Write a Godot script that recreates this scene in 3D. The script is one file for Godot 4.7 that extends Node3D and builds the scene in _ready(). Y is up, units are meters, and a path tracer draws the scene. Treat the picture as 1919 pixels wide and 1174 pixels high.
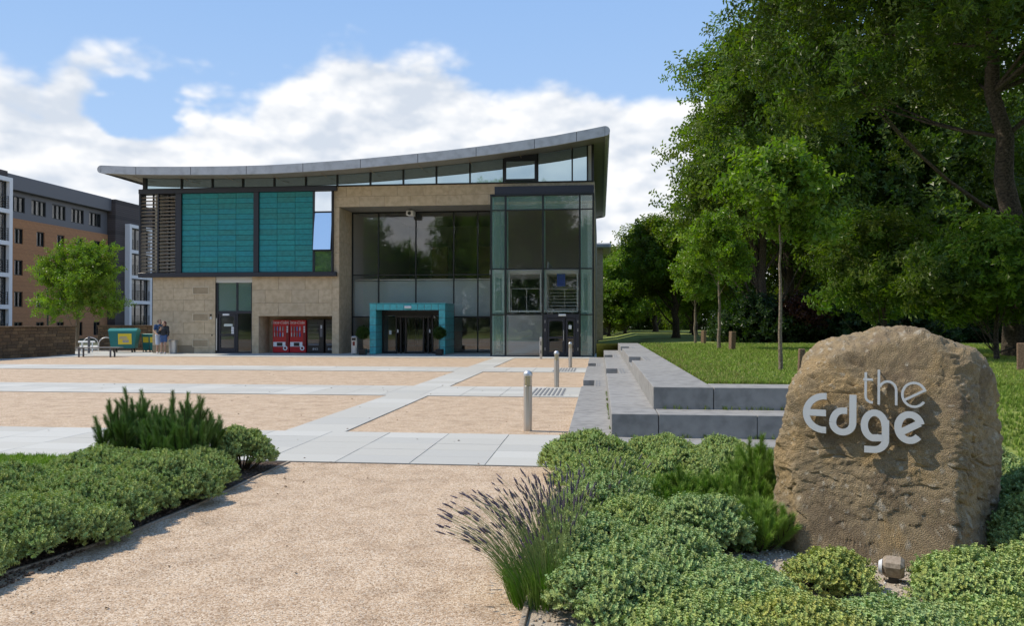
extends Node3D
# Axes: x runs right along the front of the building, z towards the viewer, y up; the camera stands at x = z = 0.

var M := {}
var taken := {}
var rng := RandomNumberGenerator.new()
var box_cache := {}


# ------------------------------------------------------------------ mesh building
class MB:
	var v := PackedVector3Array()
	var n := PackedVector3Array()
	var c := PackedColorArray()
	var tint := Color.WHITE
	var colored := false

	func tri(a: Vector3, b: Vector3, d: Vector3, na: Vector3, nb: Vector3, nd: Vector3) -> void:
		# clockwise seen from the side the normals point to
		if (b - a).cross(d - a).dot(na + nb + nd) > 0.0:
			v.append(a); v.append(d); v.append(b)
			n.append(na); n.append(nd); n.append(nb)
		else:
			v.append(a); v.append(b); v.append(d)
			n.append(na); n.append(nb); n.append(nd)
		if colored:
			c.append(tint); c.append(tint); c.append(tint)

	func face(p: Array, out: Vector3) -> void:
		var nn: Vector3 = (p[1] - p[0]).cross(p[2] - p[0])
		if nn.length() < 1e-12:
			nn = out
		nn = nn.normalized()
		if nn.dot(out) < 0.0:
			nn = -nn
		for i in range(1, p.size() - 1):
			tri(p[0], p[i], p[i + 1], nn, nn, nn)

	func box(ctr: Vector3, size: Vector3, b := Basis.IDENTITY) -> void:
		var h := size * 0.5
		for ax in 3:
			for s in [-1.0, 1.0]:
				var o := Vector3.ZERO
				o[ax] = s
				var a1 := (ax + 1) % 3
				var a2 := (ax + 2) % 3
				var p := []
				for q in [[-1, -1], [1, -1], [1, 1], [-1, 1]]:
					var w := Vector3.ZERO
					w[ax] = s * h[ax]; w[a1] = q[0] * h[a1]; w[a2] = q[1] * h[a2]
					p.append(ctr + b * w)
				face(p, b * o)

	func span(a: Vector3, b: Vector3) -> void:
		box((a + b) * 0.5, (b - a).abs())

	func cbox(ctr: Vector3, size: Vector3, ch := 0.01, b := Basis.IDENTITY) -> void:
		var h := size * 0.5
		ch = minf(ch, minf(h.x, minf(h.y, h.z)) * 0.6)
		var pt := func(ax: int, s: Vector3) -> Vector3:
			var w := Vector3(s.x * (h.x - ch), s.y * (h.y - ch), s.z * (h.z - ch))
			w[ax] = s[ax] * h[ax]
			return ctr + b * w
		for ax in 3:
			var a1 := (ax + 1) % 3
			var a2 := (ax + 2) % 3
			for s in [-1.0, 1.0]:
				var p := []
				for q in [[-1, -1], [1, -1], [1, 1], [-1, 1]]:
					var w := Vector3.ZERO
					w[ax] = s; w[a1] = q[0]; w[a2] = q[1]
					p.append(pt.call(ax, w))
				var o := Vector3.ZERO
				o[ax] = s
				face(p, b * o)
			for s1 in [-1.0, 1.0]:
				for s2 in [-1.0, 1.0]:
					var e0 := Vector3.ZERO
					e0[a1] = s1; e0[a2] = s2; e0[ax] = -1.0
					var e1 := e0
					e1[ax] = 1.0
					var o2 := Vector3.ZERO
					o2[a1] = s1; o2[a2] = s2
					face([pt.call(a1, e0), pt.call(a1, e1), pt.call(a2, e1), pt.call(a2, e0)], b * o2)
		for sx in [-1.0, 1.0]:
			for sy in [-1.0, 1.0]:
				for sz in [-1.0, 1.0]:
					var s3 := Vector3(sx, sy, sz)
					face([pt.call(0, s3), pt.call(1, s3), pt.call(2, s3)], b * s3)

	func tube(p: PackedVector3Array, r: PackedFloat32Array, sides := 8, caps := true) -> void:
		var k := p.size()
		var rings := []
		var nrm := []
		var up := Vector3(0.31, 0.2, 0.93)
		for i in k:
			var d := (p[mini(i + 1, k - 1)] - p[maxi(i - 1, 0)]).normalized()
			var e1 := d.cross(up)
			if e1.length() < 0.05:
				e1 = d.cross(Vector3.RIGHT)
			e1 = e1.normalized()
			var e2 := d.cross(e1)
			up = e2.cross(d) if false else up
			var ring := PackedVector3Array()
			var rn := PackedVector3Array()
			for j in sides:
				var a := TAU * j / sides
				var o := e1 * cos(a) + e2 * sin(a)
				rn.append(o)
				ring.append(p[i] + o * r[i])
			rings.append(ring); nrm.append(rn)
		for i in k - 1:
			for j in sides:
				var j2 := (j + 1) % sides
				tri(rings[i][j], rings[i][j2], rings[i + 1][j2], nrm[i][j], nrm[i][j2], nrm[i + 1][j2])
				if r[i + 1] > 1e-5:
					tri(rings[i][j], rings[i + 1][j2], rings[i + 1][j], nrm[i][j], nrm[i + 1][j2], nrm[i + 1][j])
		if caps:
			face(Array(rings[0]), p[0] - p[1])
			if r[k - 1] > 1e-5:
				face(Array(rings[k - 1]), p[k - 1] - p[k - 2])

	func lathe(at: Vector3, prof: Array, sides := 20) -> void:
		# prof: Vector2(radius, height) from bottom to top
		for i in prof.size() - 1:
			var a: Vector2 = prof[i]
			var b: Vector2 = prof[i + 1]
			var sl := Vector2(b.y - a.y, a.x - b.x).normalized()
			for j in sides:
				var t0 := TAU * j / sides
				var t1 := TAU * (j + 1) / sides
				var d0 := Vector3(cos(t0), 0, sin(t0))
				var d1 := Vector3(cos(t1), 0, sin(t1))
				var n0 := d0 * sl.x + Vector3.UP * sl.y
				var n1 := d1 * sl.x + Vector3.UP * sl.y
				var p00 := at + d0 * a.x + Vector3.UP * a.y
				var p01 := at + d1 * a.x + Vector3.UP * a.y
				var p10 := at + d0 * b.x + Vector3.UP * b.y
				var p11 := at + d1 * b.x + Vector3.UP * b.y
				if a.x > 1e-5:
					tri(p00, p01, p11, n0, n1, n1)
				if b.x > 1e-5:
					tri(p00, p11, p10, n0, n1, n0)

	func done() -> ArrayMesh:
		var arr := []
		arr.resize(Mesh.ARRAY_MAX)
		arr[Mesh.ARRAY_VERTEX] = v
		arr[Mesh.ARRAY_NORMAL] = n
		if colored:
			arr[Mesh.ARRAY_COLOR] = c
		var m := ArrayMesh.new()
		m.add_surface_from_arrays(Mesh.PRIMITIVE_TRIANGLES, arr)
		return m


func numbered(called: String) -> String:
	if not taken.has(called):
		taken[called] = 0
		return called
	taken[called] += 1
	return "%s_%03d" % [called, taken[called]]


func thing(called: String, label: String, category: String, at := Vector3.ZERO, turn := 0.0, group := "") -> Node3D:
	var o := Node3D.new()
	o.name = numbered(called)
	add_child(o)
	o.position = at
	o.rotation.y = turn
	o.set_meta("label", label)
	o.set_meta("category", category)
	if group != "":
		o.set_meta("group", group)
	return o


func structure(called: String) -> Node3D:
	var o := Node3D.new()
	o.name = numbered(called)
	add_child(o)
	o.set_meta("kind", "structure")
	return o


func part(shape, called: String, m: Material, parent: Node3D, at := Vector3.ZERO) -> MeshInstance3D:
	var o := MeshInstance3D.new()
	o.mesh = shape.done() if shape is MB else shape
	o.material_override = m
	o.name = called
	o.position = at
	parent.add_child(o, true)
	return o


func slab(size: Vector3, ch := 0.004) -> ArrayMesh:
	var key := "%.3f_%.3f_%.3f_%.4f" % [size.x, size.y, size.z, ch]
	if not box_cache.has(key):
		var b := MB.new()
		b.cbox(Vector3.ZERO, size, ch)
		box_cache[key] = b.done()
	return box_cache[key]


func piece(a: Vector3, b: Vector3, called: String, m: Material, parent: Node3D, ch := 0.004) -> MeshInstance3D:
	return part(slab((b - a).abs(), ch), called, m, parent, (a + b) * 0.5)


func many(mesh: Mesh, buf: PackedFloat32Array, called: String, m: Material, parent: Node3D, stuff := false) -> MultiMeshInstance3D:
	var mm := MultiMesh.new()
	mm.transform_format = MultiMesh.TRANSFORM_3D
	mm.use_colors = true
	mm.mesh = mesh
	mm.instance_count = buf.size() / 16
	mm.buffer = buf
	var o := MultiMeshInstance3D.new()
	o.multimesh = mm
	o.material_override = m
	o.name = called
	o.set_meta("kind", "stuff")
	parent.add_child(o, true)
	return o


func put(buf: PackedFloat32Array, b: Basis, p: Vector3, col: Color) -> void:
	buf.append_array([b.x.x, b.y.x, b.z.x, p.x, b.x.y, b.y.y, b.z.y, p.y, b.x.z, b.y.z, b.z.z, p.z, col.r, col.g, col.b, 1.0])


func aim(d: Vector3, spin: float, s: float) -> Basis:
	var y := d.normalized()
	var x := y.cross(Vector3(0.37, 0.11, 0.92))
	if x.length() < 0.05:
		x = y.cross(Vector3.RIGHT)
	x = x.normalized()
	var z := x.cross(y)
	var x2 := x * cos(spin) + z * sin(spin)
	return Basis(x2 * s, y * s, x2.cross(y) * s)


func rnd_dir() -> Vector3:
	var y := rng.randf_range(-1, 1)
	var a := rng.randf() * TAU
	var r := sqrt(1.0 - y * y)
	return Vector3(r * cos(a), y, r * sin(a))


# ------------------------------------------------------------------ materials
func lin(r: float, g: float, b: float) -> Color:
	return Color(r, g, b).linear_to_srgb()


func ramp(stops: Array) -> Gradient:
	var g := Gradient.new()
	var off := PackedFloat32Array()
	var col := PackedColorArray()
	for s in stops:
		off.append(s[0]); col.append(s[1])
	g.offsets = off
	g.colors = col
	return g


func ntex(freq: float, oct: int, stops: Array, seed_ := 1, size := 512, kind := FastNoiseLite.TYPE_SIMPLEX_SMOOTH, ret := -1) -> NoiseTexture2D:
	var f := FastNoiseLite.new()
	f.noise_type = kind
	f.frequency = freq
	f.seed = seed_
	f.fractal_type = FastNoiseLite.FRACTAL_FBM if oct > 1 else FastNoiseLite.FRACTAL_NONE
	f.fractal_octaves = oct
	if ret >= 0:
		f.cellular_return_type = ret
	var t := NoiseTexture2D.new()
	t.noise = f
	t.width = size
	t.height = size
	t.seamless = true
	t.generate_mipmaps = false
	if stops.size():
		t.color_ramp = ramp(stops)
	return t


func mat(called: String, col: Color, rough := 0.8, metal := 0.0) -> StandardMaterial3D:
	var m := StandardMaterial3D.new()
	m.resource_name = called
	m.albedo_color = col
	m.roughness = rough
	m.metallic = metal
	M[called] = m
	return m


func tri_map(m: StandardMaterial3D, tex: Texture2D, metres: float, world := true) -> StandardMaterial3D:
	m.albedo_texture = tex
	m.uv1_triplanar = true
	m.uv1_world_triplanar = world
	m.uv1_scale = Vector3.ONE / metres
	return m


func bump(m: StandardMaterial3D, tex: Texture2D, cm: float) -> void:
	m.heightmap_enabled = true
	m.heightmap_texture = tex
	m.heightmap_scale = cm


func blotch(m: StandardMaterial3D, tex: Texture2D, metres: float) -> void:
	m.detail_enabled = true
	m.detail_albedo = tex
	m.detail_blend_mode = BaseMaterial3D.BLEND_MODE_MUL
	m.detail_uv_layer = BaseMaterial3D.DETAIL_UV_2
	m.uv2_triplanar = true
	m.uv2_world_triplanar = true
	m.uv2_scale = Vector3.ONE / metres


func leaf_mat(called: String, col: Color, back: Color, rough := 0.5) -> StandardMaterial3D:
	var m := mat(called, col, rough)
	m.vertex_color_use_as_albedo = true
	m.backlight_enabled = true
	m.backlight = back
	m.metallic_specular = 0.4
	return m


func glass(called: String, col: Color, alpha: float, metal: float) -> StandardMaterial3D:
	var m := mat(called, Color(col, alpha), 0.015, metal)
	m.transparency = BaseMaterial3D.TRANSPARENCY_ALPHA
	m.metallic_specular = 0.5
	return m


func make_materials() -> void:
	var grey := [[0.0, Color(0.86, 0.86, 0.86)], [0.5, Color(0.95, 0.95, 0.95)], [1.0, Color(1, 1, 1)]]
	var soft := ntex(0.012, 5, [[0.15, Color(0.90, 0.895, 0.885)], [0.45, Color(0.96, 0.96, 0.955)], [0.8, Color(1, 1, 1)]], 5)
	var fine_h := ntex(0.18, 3, [], 8, 512)
	# resin-bound gravel: small rounded stones of several tans
	var cells := ntex(0.11, 1, [[0.0, lin(0.28, 0.185, 0.11)], [0.2, lin(0.40, 0.28, 0.175)], [0.45, lin(0.545, 0.40, 0.265)], [0.7, lin(0.64, 0.495, 0.35)], [0.9, lin(0.73, 0.61, 0.47)], [1.0, lin(0.40, 0.345, 0.285)]], 3, 1024, FastNoiseLite.TYPE_CELLULAR, FastNoiseLite.RETURN_CELL_VALUE)
	var cells_h := ntex(0.11, 1, [[0.0, Color.WHITE], [1.0, Color.BLACK]], 3, 1024, FastNoiseLite.TYPE_CELLULAR, FastNoiseLite.RETURN_DISTANCE)
	var g := tri_map(mat("gravel", Color.WHITE, 0.85), cells, 1.08)
	bump(g, cells_h, 0.4)
	blotch(g, ntex(0.02, 5, [[0.12, Color(0.89, 0.875, 0.86)], [0.4, Color(0.965, 0.955, 0.945)], [0.75, Color(1, 1, 1)]], 21), 5.1)
	var pb := tri_map(mat("pebble", Color.WHITE, 0.8), ntex(0.09, 2, [[0.0, lin(0.20, 0.15, 0.10)], [0.5, lin(0.42, 0.35, 0.27)], [1.0, lin(0.62, 0.56, 0.47)]], 4, 512), 0.6)
	pb.vertex_color_use_as_albedo = true
	var stone_lump := mat("loose_stone", Color.WHITE, 0.75)
	stone_lump.vertex_color_use_as_albedo = true
	tri_map(mat("soil", Color.WHITE, 0.95), ntex(0.05, 5, [[0.2, lin(0.055, 0.035, 0.022)], [0.5, lin(0.12, 0.075, 0.048)], [0.8, lin(0.22, 0.15, 0.10)]], 6), 0.9)
	bump(M.soil, fine_h, 3.0)
	# paving: pale granite in slightly different tones
	var speck := ntex(0.35, 3, [[0.2, Color(0.88, 0.88, 0.88)], [0.5, Color(0.96, 0.96, 0.96)], [0.8, Color(1, 1, 1)]], 9)
	for i in 4:
		var t: float = [0.50, 0.545, 0.58, 0.52][i]
		var m := tri_map(mat("paving_%d" % i, lin(t, t * [0.985, 0.98, 0.985, 0.975][i], t * [0.90, 0.885, 0.90, 0.875][i]), 0.75), speck, 0.8)
	mat("joint", lin(0.16, 0.15, 0.14), 0.95)
	for i in 2:
		var m := tri_map(mat("step_stone_%d" % i, lin(0.335 + 0.025 * i, 0.325 + 0.025 * i, 0.305 + 0.025 * i), 0.7), speck, 0.7)
		blotch(m, ntex(0.014, 5, [[0.15, Color(0.86, 0.86, 0.86)], [0.45, Color(0.95, 0.95, 0.95)], [0.75, Color(1, 1, 1)]], 31 + i), 1.9)
	mat("strip", lin(0.20, 0.20, 0.20), 0.6)
	# sandstone cladding
	for i in 4:
		var c: Color = [Color(0.575, 0.465, 0.31), Color(0.605, 0.49, 0.328), Color(0.56, 0.457, 0.31), Color(0.59, 0.474, 0.312)][i]
		var m := tri_map(mat("sandstone_%d" % i, c.linear_to_srgb(), 0.88), ntex(0.02, 5, [[0.2, Color(0.91, 0.90, 0.885)], [0.5, Color(0.965, 0.96, 0.955)], [0.8, Color(1, 1, 1)]], 40 + i), 3.1 + 0.6 * i)
	mat("mortar", lin(0.36, 0.30, 0.21), 0.95)
	mat("vent_pale", lin(0.66, 0.58, 0.42), 0.8)
	mat("plinth", lin(0.30, 0.24, 0.16), 0.9)
	tri_map(mat("zinc", lin(0.56, 0.57, 0.58), 0.5, 0.15), ntex(0.01, 4, grey, 12), 3.0)
	tri_map(mat("soffit", lin(0.29, 0.285, 0.25), 0.6), ntex(0.01, 4, grey, 13), 2.0)
	mat("dark_steel", lin(0.020, 0.023, 0.034), 0.4)
	mat("black_frame", lin(0.010, 0.012, 0.012), 0.4)
	for i in 5:
		var c2: Color = [Color(0.007, 0.255, 0.275), Color(0.010, 0.28, 0.29), Color(0.014, 0.25, 0.255), Color(0.007, 0.265, 0.305), Color(0.016, 0.24, 0.24)][i]
		tri_map(mat("teal_panel_%d" % i, c2.linear_to_srgb(), 0.42), ntex(0.012, 4, [[0.2, Color(0.88, 0.9, 0.9)], [0.7, Color(1, 1, 1)]], 60 + i), 1.6)
	for i in 2:
		var c3: Color = [Color(0.075, 0.44, 0.48), Color(0.09, 0.48, 0.52)][i]
		tri_map(mat("portal_tile_%d" % i, c3.linear_to_srgb(), 0.35), soft, 1.4)
	mat("plaster", lin(0.62, 0.62, 0.58), 0.9)
	mat("pale_panel", lin(0.60, 0.66, 0.60), 0.8)
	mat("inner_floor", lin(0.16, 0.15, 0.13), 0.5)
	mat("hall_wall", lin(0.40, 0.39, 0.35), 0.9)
	mat("counter_wood", lin(0.20, 0.13, 0.08), 0.6)
	glass("coated_glass", lin(0.03, 0.06, 0.05), 0.03, 0.0)
	glass("green_glass", lin(0.36, 0.62, 0.52), 0.16, 0.0)
	mat("sky_glass", lin(0.42, 0.55, 0.62), 0.03, 0.92)
	mat("mirror_glass", lin(0.80, 0.86, 0.92), 0.03, 0.95)
	glass("door_glass", lin(0.03, 0.04, 0.04), 0.02, 0.0)
	mat("glass_edge", lin(0.36, 0.62, 0.52), 0.3)
	mat("steel", lin(0.55, 0.53, 0.50), 0.32, 0.95)
	mat("brushed_steel", lin(0.60, 0.60, 0.59), 0.42, 0.85)
	mat("lamp_glass", lin(0.75, 0.62, 0.28), 0.3)
	mat("timber_slat", lin(0.30, 0.24, 0.17), 0.8)
	tri_map(mat("timber_post", Color.WHITE, 0.9), ntex(0.03, 4, [[0.2, lin(0.10, 0.06, 0.035)], [0.6, lin(0.22, 0.14, 0.085)], [0.9, lin(0.30, 0.22, 0.15)]], 70), 0.5)
	tri_map(mat("edging_timber", Color.WHITE, 0.9), ntex(0.03, 4, [[0.2, lin(0.22, 0.17, 0.12)], [0.8, lin(0.42, 0.35, 0.27)]], 71), 0.4)
	mat("white_paint", lin(0.78, 0.78, 0.76), 0.5)
	mat("black_paint", lin(0.012, 0.012, 0.013), 0.35)
	mat("red_paint", lin(0.42, 0.008, 0.014), 0.3)
	mat("dark_red", lin(0.16, 0.006, 0.008), 0.35)
	mat("paper", lin(0.72, 0.74, 0.74), 0.8)
	mat("blue_sign", lin(0.015, 0.05, 0.28), 0.5)
	mat("bin_green", lin(0.010, 0.16, 0.155), 0.45)
	mat("bin_lid", lin(0.012, 0.20, 0.18), 0.4)
	mat("sticker", lin(0.72, 0.55, 0.04), 0.6)
	mat("yellow_sign", lin(0.55, 0.62, 0.02), 0.6)
	mat("bark_joint", lin(0.05, 0.04, 0.03), 0.95)
	for i in 3:
		var wc: Color = [Color(0.20, 0.135, 0.075), Color(0.26, 0.18, 0.10), Color(0.15, 0.105, 0.062)][i]
		tri_map(mat("wall_stone_%d" % i, wc.linear_to_srgb(), 0.92), ntex(0.03, 5, [[0.2, Color(0.6, 0.58, 0.55)], [0.5, Color(0.9, 0.88, 0.86)], [0.8, Color(1, 1, 1)]], 80 + i), 0.9)
	tri_map(mat("bark", Color.WHITE, 0.95), ntex(0.03, 5, [[0.25, lin(0.035, 0.027, 0.02)], [0.5, lin(0.09, 0.07, 0.05)], [0.8, lin(0.17, 0.14, 0.105)]], 90), 1.1)
	bump(M.bark, fine_h, 4.0)
	tri_map(mat("pale_bark", Color.WHITE, 0.9), ntex(0.03, 5, [[0.25, lin(0.10, 0.075, 0.05)], [0.5, lin(0.20, 0.155, 0.105)], [0.8, lin(0.30, 0.25, 0.18)]], 91), 0.7)
	leaf_mat("leaf", Color.WHITE, Color(0.86, 0.98, 0.24), 0.36)
	leaf_mat("shrub_leaf", Color.WHITE, Color(0.35, 0.45, 0.15), 0.6)
	leaf_mat("needle", Color.WHITE, Color(0.25, 0.4, 0.1), 0.5)
	leaf_mat("grass_blade", Color.WHITE, Color(0.5, 0.7, 0.15), 0.6)
	leaf_mat("flower", Color.WHITE, Color(0.2, 0.15, 0.25), 0.8)
	tri_map(mat("turf", Color.WHITE, 0.95), ntex(0.03, 5, [[0.2, lin(0.15, 0.20, 0.034)], [0.5, lin(0.21, 0.265, 0.05)], [0.72, lin(0.28, 0.31, 0.075)], [0.92, lin(0.38, 0.35, 0.15)]], 95), 2.3)
	blotch(M.turf, ntex(0.02, 4, [[0.2, Color(0.8, 0.82, 0.75)], [0.6, Color(1, 1, 1)]], 96), 9.0)
	tri_map(mat("woodland_soil", Color.WHITE, 0.95), ntex(0.04, 5, [[0.2, lin(0.03, 0.035, 0.012)], [0.5, lin(0.06, 0.07, 0.02)], [0.8, lin(0.11, 0.10, 0.05)]], 97), 2.0)
	mat("twig", lin(0.055, 0.04, 0.022), 0.95)
	# far building
	var br := Image.create(256, 256, false, Image.FORMAT_RGB8)
	br.fill(lin(0.30, 0.22, 0.15))
	rng.seed = 77
	for row in 16:
		for k in 5:
			var x0 := k * 64 - (32 if row % 2 else 0)
			var t2 := rng.randf_range(0.85, 1.1)
			var bc := lin(0.47 * t2, 0.215 * t2, 0.092 * t2)
			br.fill_rect(Rect2i(x0 + 1, row * 16 + 1, 62, 14), bc)
	tri_map(mat("brick", Color.WHITE, 0.9), ImageTexture.create_from_image(br), 0.96)
	var tb := Image.create(64, 256, false, Image.FORMAT_RGB8)
	for row in 8:
		var t3 := rng.randf_range(0.75, 1.15)
		tb.fill_rect(Rect2i(0, row * 32, 64, 32), lin(0.085 * t3, 0.068 * t3, 0.062 * t3))
		tb.fill_rect(Rect2i(0, row * 32, 64, 4), lin(0.02, 0.017, 0.016))
	tri_map(mat("dark_boards", Color.WHITE, 0.85), ImageTexture.create_from_image(tb), 1.6)
	mat("grey_metal", lin(0.125, 0.125, 0.135), 0.5)
	mat("render_white", lin(0.84, 0.82, 0.80), 0.85)
	glass("flat_glass", lin(0.05, 0.07, 0.08), 0.1, 0.0)
	mat("red_trim", lin(0.10, 0.035, 0.028), 0.7)


# ------------------------------------------------------------------ sky
func make_sky() -> PanoramaSkyMaterial:
	var w := 3072
	var h := 1536
	var im := Image.create(w, h, false, Image.FORMAT_RGBF)
	var n1 := FastNoiseLite.new()
	n1.noise_type = FastNoiseLite.TYPE_SIMPLEX_SMOOTH
	n1.seed = 11
	n1.frequency = 3.2
	n1.fractal_octaves = 7
	n1.fractal_gain = 0.60
	var n2 := FastNoiseLite.new()
	n2.seed = 5
	n2.frequency = 5.0
	n2.fractal_octaves = 4
	var n3 := FastNoiseLite.new()
	n3.seed = 23
	n3.frequency = 1.3
	n3.fractal_octaves = 2
	var n4 := FastNoiseLite.new()
	n4.seed = 61
	n4.frequency = 6.5
	n4.fractal_octaves = 6
	n4.fractal_gain = 0.55
	n4.fractal_type = FastNoiseLite.FRACTAL_RIDGED
	# top of the cloud bank in degrees of height by degrees of bearing from the view axis
	var tops := [[-33.0, 14.7], [-30.5, 14.4], [-29.5, 16.0], [-28.8, 16.9], [-27.5, 16.9], [-25.5, 16.6], [-22.8, 16.4], [-20.5, 15.6], [-18.0, 14.8], [-16.9, 15.8], [-14.9, 17.4], [-13.5, 18.5], [-12.0, 19.0], [-9.0, 19.1], [-6.0, 18.9], [-3.4, 17.8], [-1.5, 16.7], [2.0, 16.2], [5.0, 15.5], [9.0, 15.1], [13.0, 14.8], [18.0, 15.2], [24.0, 16.0], [33.0, 15.5]]
	var yaw := atan(165.0 / 1500.0)
	var data := PackedFloat32Array()
	data.resize(w * h * 3)
	for row in h:
		var el := (0.5 - (row + 0.5) / h) * PI
		var eld := rad_to_deg(el)
		var top_k := clampf(eld / 60.0, 0.0, 1.0)
		var blue := Vector3(0.47, 0.62, 0.80).lerp(Vector3(0.235, 0.395, 0.66), pow(clampf(eld / 32.0, 0.0, 1.0), 0.75)).lerp(Vector3(0.14, 0.28, 0.58), top_k)
		if eld < -1.5:
			for col in w:
				var q := (row * w + col) * 3
				data[q] = 0.22; data[q + 1] = 0.24; data[q + 2] = 0.20
			continue
		var ce := cos(el)
		var se := sin(el)
		for col in w:
			var az := (col + 0.5) / w * TAU
			var d := Vector3(sin(az) * ce, se, -cos(az) * ce)
			var rel := rad_to_deg(wrapf(az + yaw, -PI, PI))
			var warp := n3.get_noise_3dv(d)
			var tp := 15.5 + 7.0 * warp
			if absf(rel) < 40.0:
				var k := 0
				while k < tops.size() - 2 and rel > tops[k + 1][0]:
					k += 1
				var f := clampf((rel - tops[k][0]) / (tops[k + 1][0] - tops[k][0]), 0.0, 1.0)
				tp = lerpf(lerpf(tops[k][1], tops[k + 1][1], f), tp, smoothstep(32.0, 40.0, absf(rel)))
			var q2 := (row * w + col) * 3
			var den := 0.0
			var c := blue
			if eld < tp + 7.0:
				var p := Vector3(d.x, d.y * 2.1, d.z)
				var a := n1.get_noise_3dv(p)
				# rounded heads with creases between them
				var puff := -n4.get_noise_3dv(p)
				var edge := tp + 0.4 - eld + a * 2.6 + puff * 1.5
				# the ragged gap of blue in the bank, left
				var gx := (rel + 22.6 + 5.0 * warp + 3.0 * a) / 2.3
				var gy := (eld - 12.4 + 2.5 * a) / 1.7
				edge -= 8.5 * exp(-(gx * gx + gy * gy))
				den = smoothstep(-0.8, 1.3, edge)
				if den > 0.0:
					var b := n2.get_noise_3dv(p)
					var q3 := p + Vector3(-0.016, 0.024, 0.0)
					var s := n1.get_noise_3dv(q3)
					var s4 := -n4.get_noise_3dv(q3)
					var lit := clampf(0.66 + (a - s) * 2.0 + (puff - s4) * 0.6 + b * 0.75, 0.0, 1.0)
					var cl := Vector3(0.50, 0.55, 0.625).lerp(Vector3(0.755, 0.76, 0.77), lit)
					c = blue.lerp(cl, den)
			elif eld < 70.0:
				# thin high wisps
				var wv := n1.get_noise_3dv(Vector3(d.x * 0.9, d.y * 2.4, d.z * 0.9) + Vector3(4, 1, 7)) + 0.35 * warp
				c = blue.lerp(Vector3(0.70, 0.74, 0.80), 0.75 * smoothstep(0.27, 0.55, wv))
			data[q2] = c.x; data[q2 + 1] = c.y; data[q2 + 2] = c.z
	im = Image.create_from_data(w, h, false, Image.FORMAT_RGBF, data.to_byte_array())
	var m := PanoramaSkyMaterial.new()
	m.panorama = ImageTexture.create_from_image(im)
	return m


# ------------------------------------------------------------------ plants
func leaf(b: MB, base: Vector3, dir: Vector3, up: Vector3, length: float, width: float, fold := 0.25) -> void:
	var side := dir.cross(up).normalized()
	var nrm := side.cross(dir).normalized()
	var tip := base + dir * length - nrm * length * 0.18
	var l := base + dir * length * 0.5 + side * width * 0.5 + nrm * width * fold
	var r := base + dir * length * 0.5 - side * width * 0.5 + nrm * width * fold
	b.face([base, l, tip], nrm)
	b.face([base, tip, r], nrm)


func sprig_mesh(count: int, twig: float, length: float, width: float, seed_: int, lobed := false) -> ArrayMesh:
	rng.seed = seed_
	var b := MB.new()
	for i in count:
		var t := (i + 0.5) / count
		var a := i * 2.4 + rng.randf_range(-0.4, 0.4)
		var dir := Vector3(cos(a), rng.randf_range(0.15, 0.9) * (0.4 + t), sin(a)).normalized()
		var base := Vector3(0, twig * t, 0) + Vector3(cos(a), 0, sin(a)) * 0.02
		var s := rng.randf_range(0.75, 1.2)
		leaf(b, base, dir, Vector3.UP + rnd_dir() * 0.45, length * s, width * s)
		if lobed:
			var sd := dir.cross(Vector3.UP).normalized()
			for k in [-1.0, 1.0]:
				leaf(b, base + dir * length * s * 0.35, (dir + sd * k * 0.9).normalized(), Vector3.UP + rnd_dir() * 0.2, length * s * 0.5, width * s * 0.5)
	return b.done()


func shrub_sprig_mesh(seed_: int) -> ArrayMesh:
	rng.seed = seed_
	var b := MB.new()
	for ring in 5:
		var y := 0.007 + ring * 0.008
		for k in 4:
			var a := TAU * k / 4.0 + ring * 0.8 + rng.randf_range(-0.2, 0.2)
			var up := 0.25 + ring * 0.28
			var dir := Vector3(cos(a), up, sin(a)).normalized()
			leaf(b, Vector3(0, y, 0), dir, Vector3.UP, rng.randf_range(0.013, 0.018) * (1.0 - 0.09 * ring), 0.0075, 0.15)
	return b.done()


func shoot_mesh(seed_: int, length := 0.2, needles := 110, nl := 0.05) -> ArrayMesh:
	rng.seed = seed_
	var b := MB.new()
	for i in needles:
		var t := pow(float(i) / needles, 0.9)
		var a := i * 2.39996
		var dir := Vector3(cos(a), 0.75 + 1.1 * t, sin(a)).normalized()
		var base := Vector3(0, length * t, 0)
		var sd := dir.cross(Vector3(sin(a * 3.0), 0.3, cos(a * 3.0))).normalized() * 0.0021
		var tip := base + dir * nl * rng.randf_range(0.75, 1.1)
		b.face([base - sd, base + sd, tip + sd * 0.4, tip - sd * 0.4], sd.cross(dir))
	return b.done()


func tuft_mesh(seed_: int, blades := 9, hgt := 0.05) -> ArrayMesh:
	rng.seed = seed_
	var b := MB.new()
	for i in blades:
		var a := rng.randf() * TAU
		var o := Vector3(cos(a), 0, sin(a)) * rng.randf_range(0.0, 0.03)
		var ln := Vector3(rng.randf_range(-1, 1), 0, rng.randf_range(-1, 1)) * 0.5
		var hh := hgt * rng.randf_range(0.6, 1.2)
		var sd := Vector3(-sin(a), 0, cos(a)) * 0.0035
		var mid := o + Vector3(0, hh * 0.6, 0) + ln * hh * 0.3
		var tip := o + Vector3(0, hh, 0) + ln * hh
		b.face([o - sd, o + sd, mid + sd * 0.8, mid - sd * 0.8], sd.cross(Vector3.UP))
		b.face([mid - sd * 0.8, mid + sd * 0.8, tip], sd.cross(Vector3.UP))
	return b.done()


func bez(a: Vector3, b: Vector3, c: Vector3, k: int) -> PackedVector3Array:
	var p := PackedVector3Array()
	for i in k + 1:
		var t := float(i) / k
		p.append(a.lerp(b, t).lerp(b.lerp(c, t), t))
	return p


var SPRIG := {}


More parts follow.
